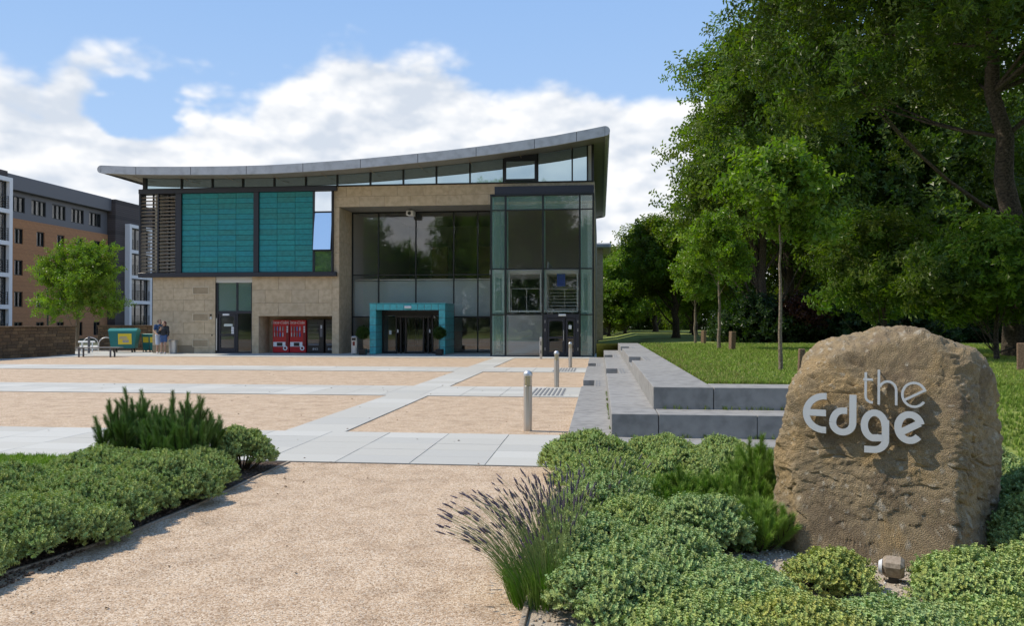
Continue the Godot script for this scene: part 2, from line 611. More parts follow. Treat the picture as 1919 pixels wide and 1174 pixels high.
func tree(called: String, label: String, at: Vector3, o: Dictionary, group := "") -> Node3D:
	# o: top, trunk (radius), c (crown centre, from the base), r (crown radii), clumps, cr (clump radius), per (sprigs a clump), size, sprig, cols, seed, lean, bark, low
	var t := thing(called, label, "tree", at, 0.0, group)
	rng.seed = o.seed
	var c: Vector3 = o.c
	var r: Vector3 = o.r
	var tr: float = o.trunk
	var lean: Vector3 = o.get("lean", Vector3.ZERO)
	var head := Vector3(c.x * 0.6, c.y + r.y * 0.55, c.z * 0.6) + lean
	var bow := Vector3(lean.x * 0.2, c.y * 0.5, lean.z * 0.2)
	var line := bez(Vector3(0, -0.15, 0), bow, head, 12)
	var rad := PackedFloat32Array()
	for i in 13:
		var f := i / 12.0
		rad.append(tr * (1.0 - 0.85 * f) * (1.35 if i == 0 else 1.0))
		if i > 0:
			line[i] += Vector3(rng.randf_range(-1, 1), 0, rng.randf_range(-1, 1)) * tr * 0.35
	var b := MB.new()
	b.tube(line, rad, 10)
	part(b, "trunk", M[o.get("bark", "bark")], t)
	var limbs := MB.new()
	var buf := PackedFloat32Array()
	var cols: Array = o.cols
	var n: int = o.clumps
	for i in n:
		var d := rnd_dir()
		if d.y < -0.75:
			d.y = -d.y
		var q := pow(rng.randf(), 0.42)
		var ctr := c + Vector3(d.x * r.x, d.y * r.y, d.z * r.z) * q * rng.randf_range(0.82, 1.08)
		var cr: float = o.cr * rng.randf_range(0.6, 1.3)
		var f0 := clampf((ctr.y - r.y * o.get("drop", 0.55) - 0.2) / head.y, 0.12, 0.93)
		var from := line[int(f0 * 12.0)]
		if i % int(o.get("limb_every", 4)) == 0:
			var lr := tr * lerpf(0.34, 0.12, f0) * rng.randf_range(0.7, 1.1)
			var mid := from.lerp(ctr, 0.5) + Vector3(0, -0.12 * from.distance_to(ctr), 0) + rnd_dir() * 0.25
			var lp := bez(from, mid, ctr, 5)
			limbs.tube(lp, PackedFloat32Array([lr, lr * 0.8, lr * 0.6, lr * 0.42, lr * 0.26, lr * 0.1]), 5, false)
		var tone: Color = cols[rng.randi() % cols.size()]
		var per := int(o.per * cr * cr / (o.cr * o.cr))
		for k in per:
			var e := rnd_dir()
			var qq := pow(rng.randf(), 0.5)
			var pos := ctr + Vector3(e.x, e.y * o.get("flat", 0.55), e.z) * cr * qq
			var grow := (e + Vector3(0, 0.25, 0) + rnd_dir() * 0.7 + d * 0.4)
			var br := rng.randf_range(0.7, 1.25)
			var hue := rng.randf_range(-0.12, 0.12)
			put(buf, aim(grow, rng.randf() * TAU, o.size * rng.randf_range(0.7, 1.25)), pos, Color(tone.r * br * (1.0 + hue), tone.g * br, tone.b * br * (1.0 - hue)))
	if limbs.v.size():
		part(limbs, "branches", M[o.get("bark", "bark")], t)
	many(SPRIG[o.sprig], buf, "crown", M.leaf, t)
	return t


func bush(called: String, label: String, at: Vector3, r: Vector3, clumps: int, cr: float, per: int, size: float, sprig: String, cols: Array, seed_: int, group := "") -> Node3D:
	var t := thing(called, label, "bush", at, 0.0, group)
	rng.seed = seed_
	var stems := MB.new()
	var buf := PackedFloat32Array()
	for i in clumps:
		var d := rnd_dir()
		d.y = absf(d.y)
		var q := pow(rng.randf(), 0.4)
		var ctr := Vector3(d.x * r.x * q, 0.25 + d.y * r.y * q, d.z * r.z * q)
		if i % 3 == 0:
			stems.tube(bez(Vector3(d.x * 0.2, -0.1, d.z * 0.2), Vector3(d.x * 0.5, ctr.y * 0.6, d.z * 0.5), ctr, 4), PackedFloat32Array([0.05, 0.04, 0.03, 0.02, 0.01]), 5, false)
		var tone: Color = cols[rng.randi() % cols.size()]
		for k in per:
			var e := rnd_dir()
			var pos := ctr + Vector3(e.x, e.y * 0.7, e.z) * cr * pow(rng.randf(), 0.5)
			if pos.y < 0.02:
				continue
			var br := rng.randf_range(0.7, 1.25)
			put(buf, aim(e + d * 0.5 + rnd_dir() * 0.7, rng.randf() * TAU, size * rng.randf_range(0.7, 1.25)), pos, Color(tone.r * br, tone.g * br, tone.b * br))
	part(stems, "stems", M.bark, t)
	many(SPRIG[sprig], buf, "foliage", M.leaf, t)
	return t


var mound_noise := FastNoiseLite.new()


func mound(label: String, at: Vector3, w: float, h: float, seed_: int, tone: Color, dep := 0.0, group := "low mounded shrubs in the bed by the boulder") -> Node3D:
	var t := thing("mounded_shrub", label, "shrub", at, 0.0, group)
	rng.seed = seed_
	if dep == 0.0:
		dep = w
	var lobes := []
	var k := int(clampf(w * dep * 62.0, 10, 70))
	for i in k:
		var a := i * 2.39996 + rng.randf() * 0.9
		var q := sqrt((i + 0.3) / k) * rng.randf_range(0.85, 1.12)
		var lr := rng.randf_range(0.065, 0.135)
		var x := cos(a) * q * (w * 0.54 - lr * 0.4)
		var z := sin(a) * q * (dep * 0.54 - lr * 0.4)
		var y := (h - lr * 0.8) * (1.0 - 0.60 * q * q) * rng.randf_range(0.72, 1.06)
		lobes.append([Vector3(x, maxf(y, 0.03), z), lr])
	var stems := MB.new()
	var buf := PackedFloat32Array()
	for li in lobes.size():
		var ctr: Vector3 = lobes[li][0]
		var lr: float = lobes[li][1]
		stems.tube(bez(Vector3(ctr.x * 0.25, -0.03, ctr.z * 0.25), Vector3(ctr.x * 0.5, ctr.y * 0.3, ctr.z * 0.5), ctr, 4), PackedFloat32Array([0.011, 0.009, 0.008, 0.006, 0.004]), 5, false)
		for s in 6:
			var e := rnd_dir()
			e.y = e.y * 0.6 + 0.2
			stems.tube(PackedVector3Array([ctr * Vector3(0.8, 0.7, 0.8), ctr + e * lr * 0.9]), PackedFloat32Array([0.004, 0.002]), 4, false)
		var cnt := int(lr * lr * 4.0 * PI / (0.0195 * 0.0195) * 0.66)
		for s in cnt:
			var e := rnd_dir()
			if e.y < -0.35:
				e.y = -e.y
			var pos := ctr + Vector3(e.x, e.y * 0.85, e.z) * lr * (1.0 + 0.24 * mound_noise.get_noise_3dv((at + ctr + e * lr) * 9.0)) * rng.randf_range(0.84, 1.07)
			if pos.y < 0.015:
				continue
			var inside := false
			for lj in lobes.size():
				if lj != li and pos.distance_squared_to(lobes[lj][0]) < pow(lobes[lj][1] * 0.78, 2):
					inside = true
					break
			if inside:
				continue
			var br := rng.randf_range(0.75, 1.22)
			var yl := rng.randf_range(-0.10, 0.13)
			put(buf, aim(e + Vector3(0, 0.6, 0) + rnd_dir() * 0.5, rng.randf() * TAU, rng.randf_range(1.0, 1.75)), pos, Color(tone.r * br * (1.0 + yl), tone.g * br, tone.b * br * (1.0 - yl)))
	part(stems, "stems", M.twig, t)
	many(SPRIG.shrub, buf, "foliage", M.shrub_leaf, t)
	return t


func pine(label: String, at: Vector3, h: float, spread: float, shoots: int, seed_: int, col: Color, group := "") -> Node3D:
	var t := thing("dwarf_pine", label, "pine", at, 0.0, group)
	rng.seed = seed_
	var stems := MB.new()
	var buf := PackedFloat32Array()
	for i in shoots:
		var a := i * 2.39996 + rng.randf_range(-0.3, 0.3)
		var q := sqrt((i + 0.5) / shoots)
		var top := h * rng.randf_range(0.72, 1.0) * (1.0 - 0.45 * q)
		var tip := Vector3(cos(a) * q * spread, top, sin(a) * q * spread)
		var root := Vector3(tip.x * 0.15, -0.02, tip.z * 0.15)
		var mid := Vector3(tip.x * 0.85, top * 0.3, tip.z * 0.85)
		var line := bez(root, mid, tip, 8)
		stems.tube(line, PackedFloat32Array([0.016, 0.014, 0.012, 0.010, 0.009, 0.008, 0.007, 0.005, 0.003]), 5, false)
		var len_all := 0.0
		for s in 8:
			len_all += line[s].distance_to(line[s + 1])
		var kn := int(len_all * 0.85 / 0.085)
		for s in kn:
			var f := lerpf(0.18, 0.93, (s + 0.5) / kn)
			var seg := int(f * 8.0)
			var p := line[seg].lerp(line[mini(seg + 1, 8)], f * 8.0 - seg)
			var dir := (line[mini(seg + 1, 8)] - line[seg]).normalized()
			var br := rng.randf_range(0.75, 1.2)
			put(buf, aim(dir + rnd_dir() * 0.16, rng.randf() * TAU, rng.randf_range(0.75, 1.0)), p, Color(col.r * br, col.g * br, col.b * br))
		# side shoots near the top
		for s in rng.randi_range(4, 8):
			var f := rng.randf_range(0.45, 0.85)
			var p := line[int(f * 8.0)]
			var dir := (Vector3(rng.randf_range(-1, 1), rng.randf_range(0.9, 1.8), rng.randf_range(-1, 1))).normalized()
			var ln := rng.randf_range(0.08, 0.17)
			stems.tube(PackedVector3Array([p, p + dir * ln]), PackedFloat32Array([0.006, 0.003]), 4, false)
			for u in 2:
				var br := rng.randf_range(0.8, 1.25)
				put(buf, aim(dir, rng.randf() * TAU, rng.randf_range(0.65, 0.85)), p + dir * ln * (0.2 + 0.45 * u), Color(col.r * br, col.g * br, col.b * br))
	part(stems, "stems", M.twig, t)
	many(SPRIG.shoot, buf, "needles", M.needle, t)
	return t


func lavender(label: String, at: Vector3, stems_n: int, lean: Vector3, seed_: int, hgt := 0.62) -> void:
	var t := thing("lavender_clump", label, "lavender", at, 0.0, "lavender at the edge of the path")
	rng.seed = seed_
	var leaves := MB.new()
	leaves.colored = true
	var stalks := MB.new()
	stalks.colored = true
	var heads := MB.new()
	heads.colored = true
	for i in stems_n:
		var a := rng.randf() * TAU
		var q := sqrt(rng.randf())
		var root := Vector3(cos(a) * q * 0.17, 0, sin(a) * q * 0.30)
		var out := Vector3(cos(a) * q * 0.55, 0, sin(a) * q * 0.45) + lean * rng.randf_range(0.35, 1.1)
		var hh := hgt * rng.randf_range(0.62, 1.08)
		var tip := root + out * hh * 0.8 + Vector3(0, hh * (1.0 - 0.35 * minf(out.length(), 1.0)), 0)
		var mid := root + out * hh * 0.22 + Vector3(0, hh * 0.55, 0)
		var line := bez(root, mid, tip, 6)
		var g := rng.randf_range(0.8, 1.25)
		stalks.tint = Color(0.24 * g, 0.30 * g, 0.11 * g)
		stalks.tube(line, PackedFloat32Array([0.0017, 0.0016, 0.0015, 0.0014, 0.0013, 0.0012, 0.001]), 4, false)
		if rng.randf() < 0.8:
			var dir := (line[6] - line[5]).normalized()
			var ll := rng.randf_range(0.035, 0.07)
			var pg := rng.randf_range(0.7, 1.3)
			var whorls := int(ll / 0.0085)
			for wv in whorls:
				var f := (wv + 0.5) / whorls
				var rr := 0.0068 * sin(PI * lerpf(0.22, 0.9, f)) * rng.randf_range(0.85, 1.2)
				var p := line[6] + dir * ll * f
				var mix := rng.randf_range(0.75, 1.25) * pg
				heads.tint = Color(0.115 * mix, 0.098 * mix, 0.132 * mix)
				heads.tube(PackedVector3Array([p - dir * 0.005, p, p + dir * 0.005]), PackedFloat32Array([rr * 0.5, rr, rr * 0.45]), 5, false)
	for i in stems_n * 5:
		var a := rng.randf() * TAU
		var q := sqrt(rng.randf())
		var root := Vector3(cos(a) * q * 0.2, 0, sin(a) * q * 0.32)
		var out := Vector3(cos(a) * q, 0, sin(a) * q) * 0.6 + lean * rng.randf_range(0.1, 0.8)
		var hh := rng.randf_range(0.14, 0.34)
		var tip := root + out * hh * 0.8 + Vector3(0, hh, 0)
		var mid := root + out * hh * 0.25 + Vector3(0, hh * 0.6, 0)
		var sd := Vector3(-sin(a * 3.1), 0, cos(a * 3.1)) * 0.0022
		var g := rng.randf_range(0.7, 1.3)
		leaves.tint = Color(0.165 * g, 0.265 * g, 0.05 * g)
		leaves.face([root - sd, root + sd, mid + sd, mid - sd], sd.cross(Vector3.UP))
		leaves.face([mid - sd, mid + sd, tip], sd.cross(Vector3.UP))
	part(leaves, "leaves", M.grass_blade, t)
	part(stalks, "stalks", M.grass_blade, t)
	part(heads, "flower_spikes", M.flower, t)


# ------------------------------------------------------------------ ground
func sheet(called: String, poly: Array, y: float, m: Material, parent: Node3D = null) -> MeshInstance3D:
	var b := MB.new()
	var p2 := PackedVector2Array()
	for p in poly:
		p2.append(p)
	var idx := Geometry2D.triangulate_polygon(p2)
	for i in range(0, idx.size(), 3):
		b.face([Vector3(p2[idx[i]].x, y, p2[idx[i]].y), Vector3(p2[idx[i + 1]].x, y, p2[idx[i + 1]].y), Vector3(p2[idx[i + 2]].x, y, p2[idx[i + 2]].y)], Vector3.UP)
	var o := part(b, numbered(called) if parent == null else called, m, self if parent == null else parent)
	if parent == null:
		o.set_meta("kind", "structure")
	return o


func rect(x0: float, x1: float, z0: float, z1: float) -> Array:
	return [Vector2(x0, z0), Vector2(x1, z0), Vector2(x1, z1), Vector2(x0, z1)]


func pave(called: String, x0: float, x1: float, z0: float, z1: float, tw: float, td: float, stagger: bool, skip := [], y0 := 0.0) -> Node3D:
	# pale slabs bedded on a mortar sheet; joints are real gaps
	var root := structure(called)
	sheet("mortar_bed", rect(x0, x1, z0, z1), 0.004, M.joint, root)
	rng.seed = int(absf(z0) * 100) + int(absf(x0) * 10)
	var rows := maxi(1, int(round((z1 - z0) / td)))
	var cols := maxi(1, int(round((x1 - x0) / tw)))
	for i in rows:
		for j in cols:
			var a := lerpf(x0, x1, float(j) / cols)
			var b := lerpf(x0, x1, float(j + 1) / cols)
			var c := lerpf(z0, z1, float(i) / rows)
			var d := lerpf(z0, z1, float(i + 1) / rows)
			if stagger and i % 2 == 1:
				a += tw * 0.5
				b = minf(b + tw * 0.5, x1)
			var mx := (a + b) * 0.5
			var mz := (c + d) * 0.5
			var out := false
			for s in skip:
				if mx > s[0] and mx < s[1] and mz > s[2] and mz < s[3]:
					out = true
			if out or b - a < 0.1:
				continue
			var top := 0.016 + rng.randf_range(-0.0015, 0.0015)
			piece(Vector3(a + 0.004, -0.03, c + 0.004), Vector3(b - 0.004, top, d - 0.004), "paving_slab", M["paving_%d" % (rng.randi() % 4)], root, 0.003)
	return root


func lawn_height(x: float, z: float) -> float:
	if z > -11.65:
		return lerpf(0.775, 0.03, smoothstep(-11.65, -7.4, z))
	if z < -33.0:
		return 0.775 * smoothstep(0.2, 3.6, x) * lerpf(1.0, 0.75, smoothstep(-33.0, -60.0, z))
	return 0.775


func lawn_mesh(x0: float, x1: float, z0: float, z1: float, st: float) -> MB:
	var b := MB.new()
	var nx := int(ceil((x1 - x0) / st))
	var nz := int(ceil((z1 - z0) / st))
	for i in nx:
		for j in nz:
			var xa := lerpf(x0, x1, float(i) / nx)
			var xb := lerpf(x0, x1, float(i + 1) / nx)
			var za := lerpf(z0, z1, float(j) / nz)
			var zb := lerpf(z0, z1, float(j + 1) / nz)
			var w := func(x: float, z: float) -> float: return lawn_height(x, z) + 0.02 * mound_noise.get_noise_2d(x * 0.5, z * 0.5)
			var p := [Vector3(xa, w.call(xa, za), za), Vector3(xb, w.call(xb, za), za), Vector3(xb, w.call(xb, zb), zb), Vector3(xa, w.call(xa, zb), zb)]
			var nn: Vector3 = (p[2] - p[0]).cross(p[1] - p[0]).normalized()
			if nn.y < 0:
				nn = -nn
			b.tri(p[0], p[1], p[2], nn, nn, nn)
			b.tri(p[0], p[2], p[3], nn, nn, nn)
	return b


func make_ground() -> void:
	sheet("ground", rect(-600, 600, -600, 300), -0.06, M.woodland_soil)
	# plaza of resin-bound gravel
	sheet("gravel_plaza", rect(-60, -0.43, -52, -9.3), 0.0, M.gravel)
	sheet("gravel_path", [Vector2(-3.70, -9.3), Vector2(-3.69, -8.2), Vector2(-3.67, -7.0), Vector2(-3.72, -6.0), Vector2(-3.86, -5.3), Vector2(-4.05, -4.6), Vector2(-4.3, -3.6), Vector2(-4.6, 14), Vector2(-0.43, 14), Vector2(-0.43, -9.3)], 0.0, M.gravel)
	sheet("grass_verge_behind", rect(-70, 60, 14, 120), -0.02, M.turf)
	var dp := [-4.82, -3.86]
	pave("paving_band", -18.5, -0.44, -11.85, -9.3, 0.9, 0.5, false)
	pave("paving_band", -30.2, -0.44, -20.4, -17.8, 0.9, 0.65, false)
	pave("paving_band", -34.0, -0.44, -28.9, -26.4, 0.9, 1.25, false)
	for zz in [[-17.8, -11.85], [-26.4, -20.4], [-36.2, -28.9]]:
		pave("paving_walk", dp[0], dp[1], zz[0], zz[1], 0.96, 0.9, false)
	pave("building_apron", -30.0, 0.4, -41.9, -36.2, 1.2, 1.4, false)
	pave("service_yard_paving", -46.0, -30.0, -52.0, -36.2, 2.0, 4.0, false)
	# a strip that turns off towards the bench
	var st := structure("paving_strip")
	for i in 9:
		var a := Vector3(-27.6, 0, -28.9).lerp(Vector3(-24.6, 0, -36.2), i / 9.0)
		var b := Vector3(-27.6, 0, -28.9).lerp(Vector3(-24.6, 0, -36.2), (i + 1) / 9.0)
		var mb := MB.new()
		mb.cbox(Vector3.ZERO, Vector3(0.95, 0.03, a.distance_to(b) - 0.008), 0.003, Basis(Vector3.UP, atan2(b.x - a.x, b.z - a.z)))
		part(mb, "paving_slab", M["paving_%d" % (i % 4)], st, (a + b) * 0.5)
	# ribbed warning paving at the foot of the two flights
	for zc in [-18.95, -27.6]:
		var cp := structure("ribbed_paving")
		piece(Vector3(-1.62, -0.02, zc - 0.95), Vector3(-0.82, 0.021, zc + 0.95), "ribbed_base", M.paving_3, cp, 0.002)
		for k in 8:
			piece(Vector3(-1.58 + k * 0.098, 0.015, zc - 0.93), Vector3(-1.53 + k * 0.098, 0.031, zc + 0.93), "rib", M.strip, cp, 0.006)
	# planting beds
	sheet("bed_soil", rect(-0.41, 8.5, -9.8, 3.0), 0.012, M.pebble)
	sheet("hedge_soil", [Vector2(-3.73, -9.28), Vector2(-3.72, -8.2), Vector2(-3.70, -7.0), Vector2(-3.75, -6.0), Vector2(-3.89, -5.3), Vector2(-4.08, -4.6), Vector2(-4.33, -3.6), Vector2(-7.2, -3.0), Vector2(-7.2, -6.6), Vector2(-5.4, -8.2), Vector2(-5.2, -9.28)], 0.006, M.soil)
	# lawns
	var lw := part(lawn_mesh(1.45, 45, -33.0, -11.65, 0.75), "terrace_lawn", M.turf, self)
	lw.set_meta("kind", "structure")
	var lw2 := part(lawn_mesh(-0.15, 70, -110.0, -33.0, 1.6), "park_lawn", M.turf, self)
	lw2.set_meta("kind", "structure")
	var lw3 := part(lawn_mesh(4.3, 45, -11.65, 2.0, 0.6), "bank_lawn", M.turf, self)
	lw3.set_meta("kind", "structure")
	sheet("roadside_lawn", [Vector2(-40, -9.34), Vector2(-5.2, -9.34), Vector2(-5.4, -8.2), Vector2(-7.2, -6.6), Vector2(-7.2, 10), Vector2(-40, 10)], 0.004, M.turf)
	# grass blades where single tufts show
	rng.seed = 400
	var buf := PackedFloat32Array()
	for i in 52000:
		var z := -11.75 - pow(rng.randf(), 1.7) * 20.0
		var x := 1.55 + rng.randf() * (2.5 - z * 0.36)
		var g := rng.randf_range(0.7, 1.3)
		var dry := rng.randf()
		if x < 2.3:
			dry += 0.25
		var c := Color(0.275 * g, 0.35 * g, 0.062 * g) if dry < 0.88 else Color(0.30 * g, 0.27 * g, 0.09 * g)
		put(buf, aim(Vector3(rng.randf_range(-0.2, 0.2), 1, rng.randf_range(-0.2, 0.2)), rng.randf() * TAU, rng.randf_range(0.7, 1.35) * (1.0 - z * 0.02)), Vector3(x, lawn_height(x, z) - 0.004, z), c)
	var gs := many(SPRIG.tuft, buf, "terrace_grass", M.grass_blade, self, true)
	gs.set_meta("label", "sunlit short grass of the terrace lawn above the steps")
	gs.set_meta("category", "grass")
	buf = PackedFloat32Array()
	for i in 16000:
		var z := -9.3 + rng.randf() * 3.0
		var x := -4.9 - rng.randf() * 5.2
		if x > -5.3 - (z + 9.0) * 0.75:
			continue
		var g := rng.randf_range(0.7, 1.3)
		put(buf, aim(Vector3(rng.randf_range(-0.2, 0.2), 1, rng.randf_range(-0.2, 0.2)), rng.randf() * TAU, rng.randf_range(0.7, 1.3)), Vector3(x, 0.0, z), Color(0.29 * g, 0.37 * g, 0.058 * g))
	gs = many(SPRIG.tuft, buf, "verge_grass", M.grass_blade, self, true)
	gs.set_meta("label", "short bright grass behind the left hedge, beside the paving")
	gs.set_meta("category", "grass")
	buf = PackedFloat32Array()
	for i in 9000:
		var z := -11.6 + rng.randf() * 4.5
		var x := 4.4 + rng.randf() * 4.5
		var g := rng.randf_range(0.7, 1.3)
		put(buf, aim(Vector3(rng.randf_range(-0.2, 0.2), 1, rng.randf_range(-0.2, 0.2)), rng.randf() * TAU, rng.randf_range(0.8, 1.4)), Vector3(x, lawn_height(x, z), z), Color(0.25 * g, 0.33 * g, 0.058 * g))
	gs = many(SPRIG.tuft, buf, "bank_grass", M.grass_blade, self, true)
	gs.set_meta("label", "grass on the bank sloping down right of the boulder")
	gs.set_meta("category", "grass")
	# daisies
	buf = PackedFloat32Array()
	var dm := MB.new()
	for k in 7:
		var a := TAU * k / 7.0
		leaf(dm, Vector3(0, 0.05, 0), Vector3(cos(a), 0.2, sin(a)).normalized(), Vector3.UP, 0.014, 0.008, 0.0)
	for i in 900:
		var z := -11.9 - pow(rng.randf(), 1.2) * 20.0
		var x := 2.2 + rng.randf() * (2.0 - z * 0.36)
		put(buf, aim(Vector3.UP, rng.randf() * TAU, rng.randf_range(0.8, 1.3)), Vector3(x, 0.775, z), Color(0.75, 0.75, 0.7))
	gs = many(dm.done(), buf, "lawn_daisies", M.flower, self, true)
	gs.set_meta("label", "tiny white daisies sprinkled over the terrace lawn")
	gs.set_meta("category", "flowers")


func make_edging() -> void:
	var pts := [Vector2(-3.71, -9.28), Vector2(-3.705, -8.2), Vector2(-3.685, -7.0), Vector2(-3.735, -6.0), Vector2(-3.875, -5.3), Vector2(-4.065, -4.6), Vector2(-4.315, -3.6)]
	var t := thing("timber_edging", "weathered low timber boards edging the gravel path by the left hedge", "edging")
	for i in pts.size() - 1:
		var a := Vector3(pts[i].x, 0.0, pts[i].y)
		var b := Vector3(pts[i + 1].x, 0.0, pts[i + 1].y)
		var mb := MB.new()
		mb.cbox(Vector3.ZERO, Vector3(0.03, 0.09, a.distance_to(b)), 0.004, Basis(Vector3.UP, atan2(b.x - a.x, b.z - a.z)))
		part(mb, "board", M.edging_timber, t, (a + b) * 0.5 + Vector3(0, -0.026, 0))
	t = thing("timber_edging", "low timber boards edging the gravel path along the lavender bed", "edging")
	for i in 4:
		piece(Vector3(-0.445, -0.06, -9.25 + i * 1.75), Vector3(-0.412, 0.04, -7.52 + i * 1.75), "board", M.edging_timber, t)


func make_steps() -> void:
	# three tiers of dark granite seats in an L: a long run beside the plaza and a return along the bed
	var t := thing("granite_steps", "three-tier grey granite seating steps rising from the plaza to the lawn", "steps")
	var tops := [0.2, 0.5, 0.8]
	var lows := [-0.05, 0.19, 0.49]
	var xs := [-0.43, 0.145, 0.72]
	var zs := [-9.80, -10.45, -11.08]
	var ends := [-33.2, -33.0, -32.8]
	var flights := [[-20.4, -18.5], [-28.6, -26.7]]
	rng.seed = 12
	for k in 3:
		var tier := Node3D.new()
		tier.name = "step_tier"
		t.add_child(tier, true)
		var x0: float = xs[k]
		var wide := 0.575 if k < 2 else 0.78
		# run beside the plaza: blocks about 1.1 m long, cut down at the flights
		var cuts := [zs[k]]
		var z: float = zs[k]
		var bounds := []
		for fl in flights:
			bounds.append(fl[1]); bounds.append(fl[0])
		bounds.append(ends[k])
		for bz in bounds:
			var n := maxi(1, int(round((z - bz) / 1.15)))
			for i in n:
				cuts.append(lerpf(z, bz, float(i + 1) / n))
			z = bz
		for i in cuts.size() - 1:
			var za: float = cuts[i + 1] + 0.003
			var zb: float = cuts[i] - 0.003
			var zm := (za + zb) * 0.5
			var in_flight := false
			for fl in flights:
				if zm > fl[0] and zm < fl[1]:
					in_flight = true
			var m: Material = M["step_stone_%d" % (rng.randi() % 2)]
			if in_flight:
				piece(Vector3(x0, lows[k], za), Vector3(x0 + 0.285, tops[k] - 0.14, zb), "stair_block", m, tier, 0.006)
				piece(Vector3(x0 + 0.288, lows[k], za), Vector3(x0 + wide + 0.02, tops[k], zb), "step_block", m, tier, 0.006)
			else:
				piece(Vector3(x0, lows[k], za), Vector3(x0 + wide + 0.02, tops[k], zb), "step_block", m, tier, 0.006)
		for fl in flights:
			piece(Vector3(x0 + 0.33, tops[k] - 0.02, fl[0] + 0.02), Vector3(x0 + 0.36, tops[k] + 0.003, fl[1] - 0.02), "nosing_strip", M.strip, tier, 0.001)
			piece(Vector3(x0 + 0.40, tops[k] - 0.02, fl[0] + 0.02), Vector3(x0 + 0.43, tops[k] + 0.003, fl[1] - 0.02), "nosing_strip", M.strip, tier, 0.001)
		# return along the bed
		var deep := 0.65 if k < 2 else 0.62
		var xr: float = x0 + wide + 0.026
		var joints := [[xr, 1.62, 3.0, 4.35], [xr, 1.98, 3.2, 4.35], [xr, 3.1, 4.35]][k] as Array
		for i in joints.size() - 1:
			piece(Vector3(joints[i] + 0.004, lows[k], zs[k] - deep - 0.02), Vector3(joints[i + 1] - 0.004, tops[k], zs[k]), "step_block", M["step_stone_%d" % (rng.randi() % 2)], tier, 0.006)


# ------------------------------------------------------------------ the building
func panels(parent: Node3D, called: String, x0: float, x1: float, y0: float, y1: float, z: float, ph: float, pl: float, mats: Array, joint := 0.009, depth := 0.05, bond := true, axis_x := true) -> void:
	# facing panels with open joints; axis_x true: the face looks towards +z, else x0..x1 run along z and the face looks towards +x
	var rows := maxi(1, int(round((y1 - y0) / ph)))
	for i in rows:
		var a := lerpf(y0, y1, float(i) / rows)
		var b := lerpf(y0, y1, float(i + 1) / rows)
		var edges := [x0]
		var n := maxi(1, int(round((x1 - x0) / pl)))
		var off := (0.5 if (i % 2 == 1 and bond and n > 1) else 0.0)
		for j in range(1, n + 1):
			var e := lerpf(x0, x1, (j - off) / n)
			edges.append(e)
		if off > 0.0:
			edges.append(x1)
		for j in edges.size() - 1:
			if edges[j + 1] - edges[j] < 0.04:
				continue
			var m: Material = mats[rng.randi() % mats.size()]
			var p := rng.randf_range(-0.001, 0.001)
			if axis_x:
				piece(Vector3(edges[j] + joint * 0.5, a + joint * 0.5, z - depth), Vector3(edges[j + 1] - joint * 0.5, b - joint * 0.5, z + p), called, m, parent, 0.003)
			else:
				piece(Vector3(z - depth, a + joint * 0.5, edges[j] + joint * 0.5), Vector3(z + p, b - joint * 0.5, edges[j + 1] - joint * 0.5), called, m, parent, 0.003)


func sub(called: String, parent: Node3D) -> Node3D:
	var o := Node3D.new()
	o.name = called
	parent.add_child(o, true)
	return o


func soffit_y(x: float) -> float:
	# underside of the roof along the front, from the photograph
	var k := [[-25.3, 9.27], [-23.3, 9.15], [-21.0, 9.09], [-18.5, 9.05], [-16.3, 9.05], [-14.7, 9.10], [-12.5, 9.19], [-11.0, 9.28], [-9.1, 9.41], [-7.3, 9.55], [-5.4, 9.73], [-3.7, 9.92], [-2.1, 10.12], [-0.6, 10.36], [0.45, 10.54]]
	for i in k.size() - 1:
		if x <= k[i + 1][0]:
			var f: float = clampf((x - k[i][0]) / (k[i + 1][0] - k[i][0]), 0, 1)
			return lerpf(k[i][1], k[i + 1][1], f)
	return k[k.size() - 1][1]


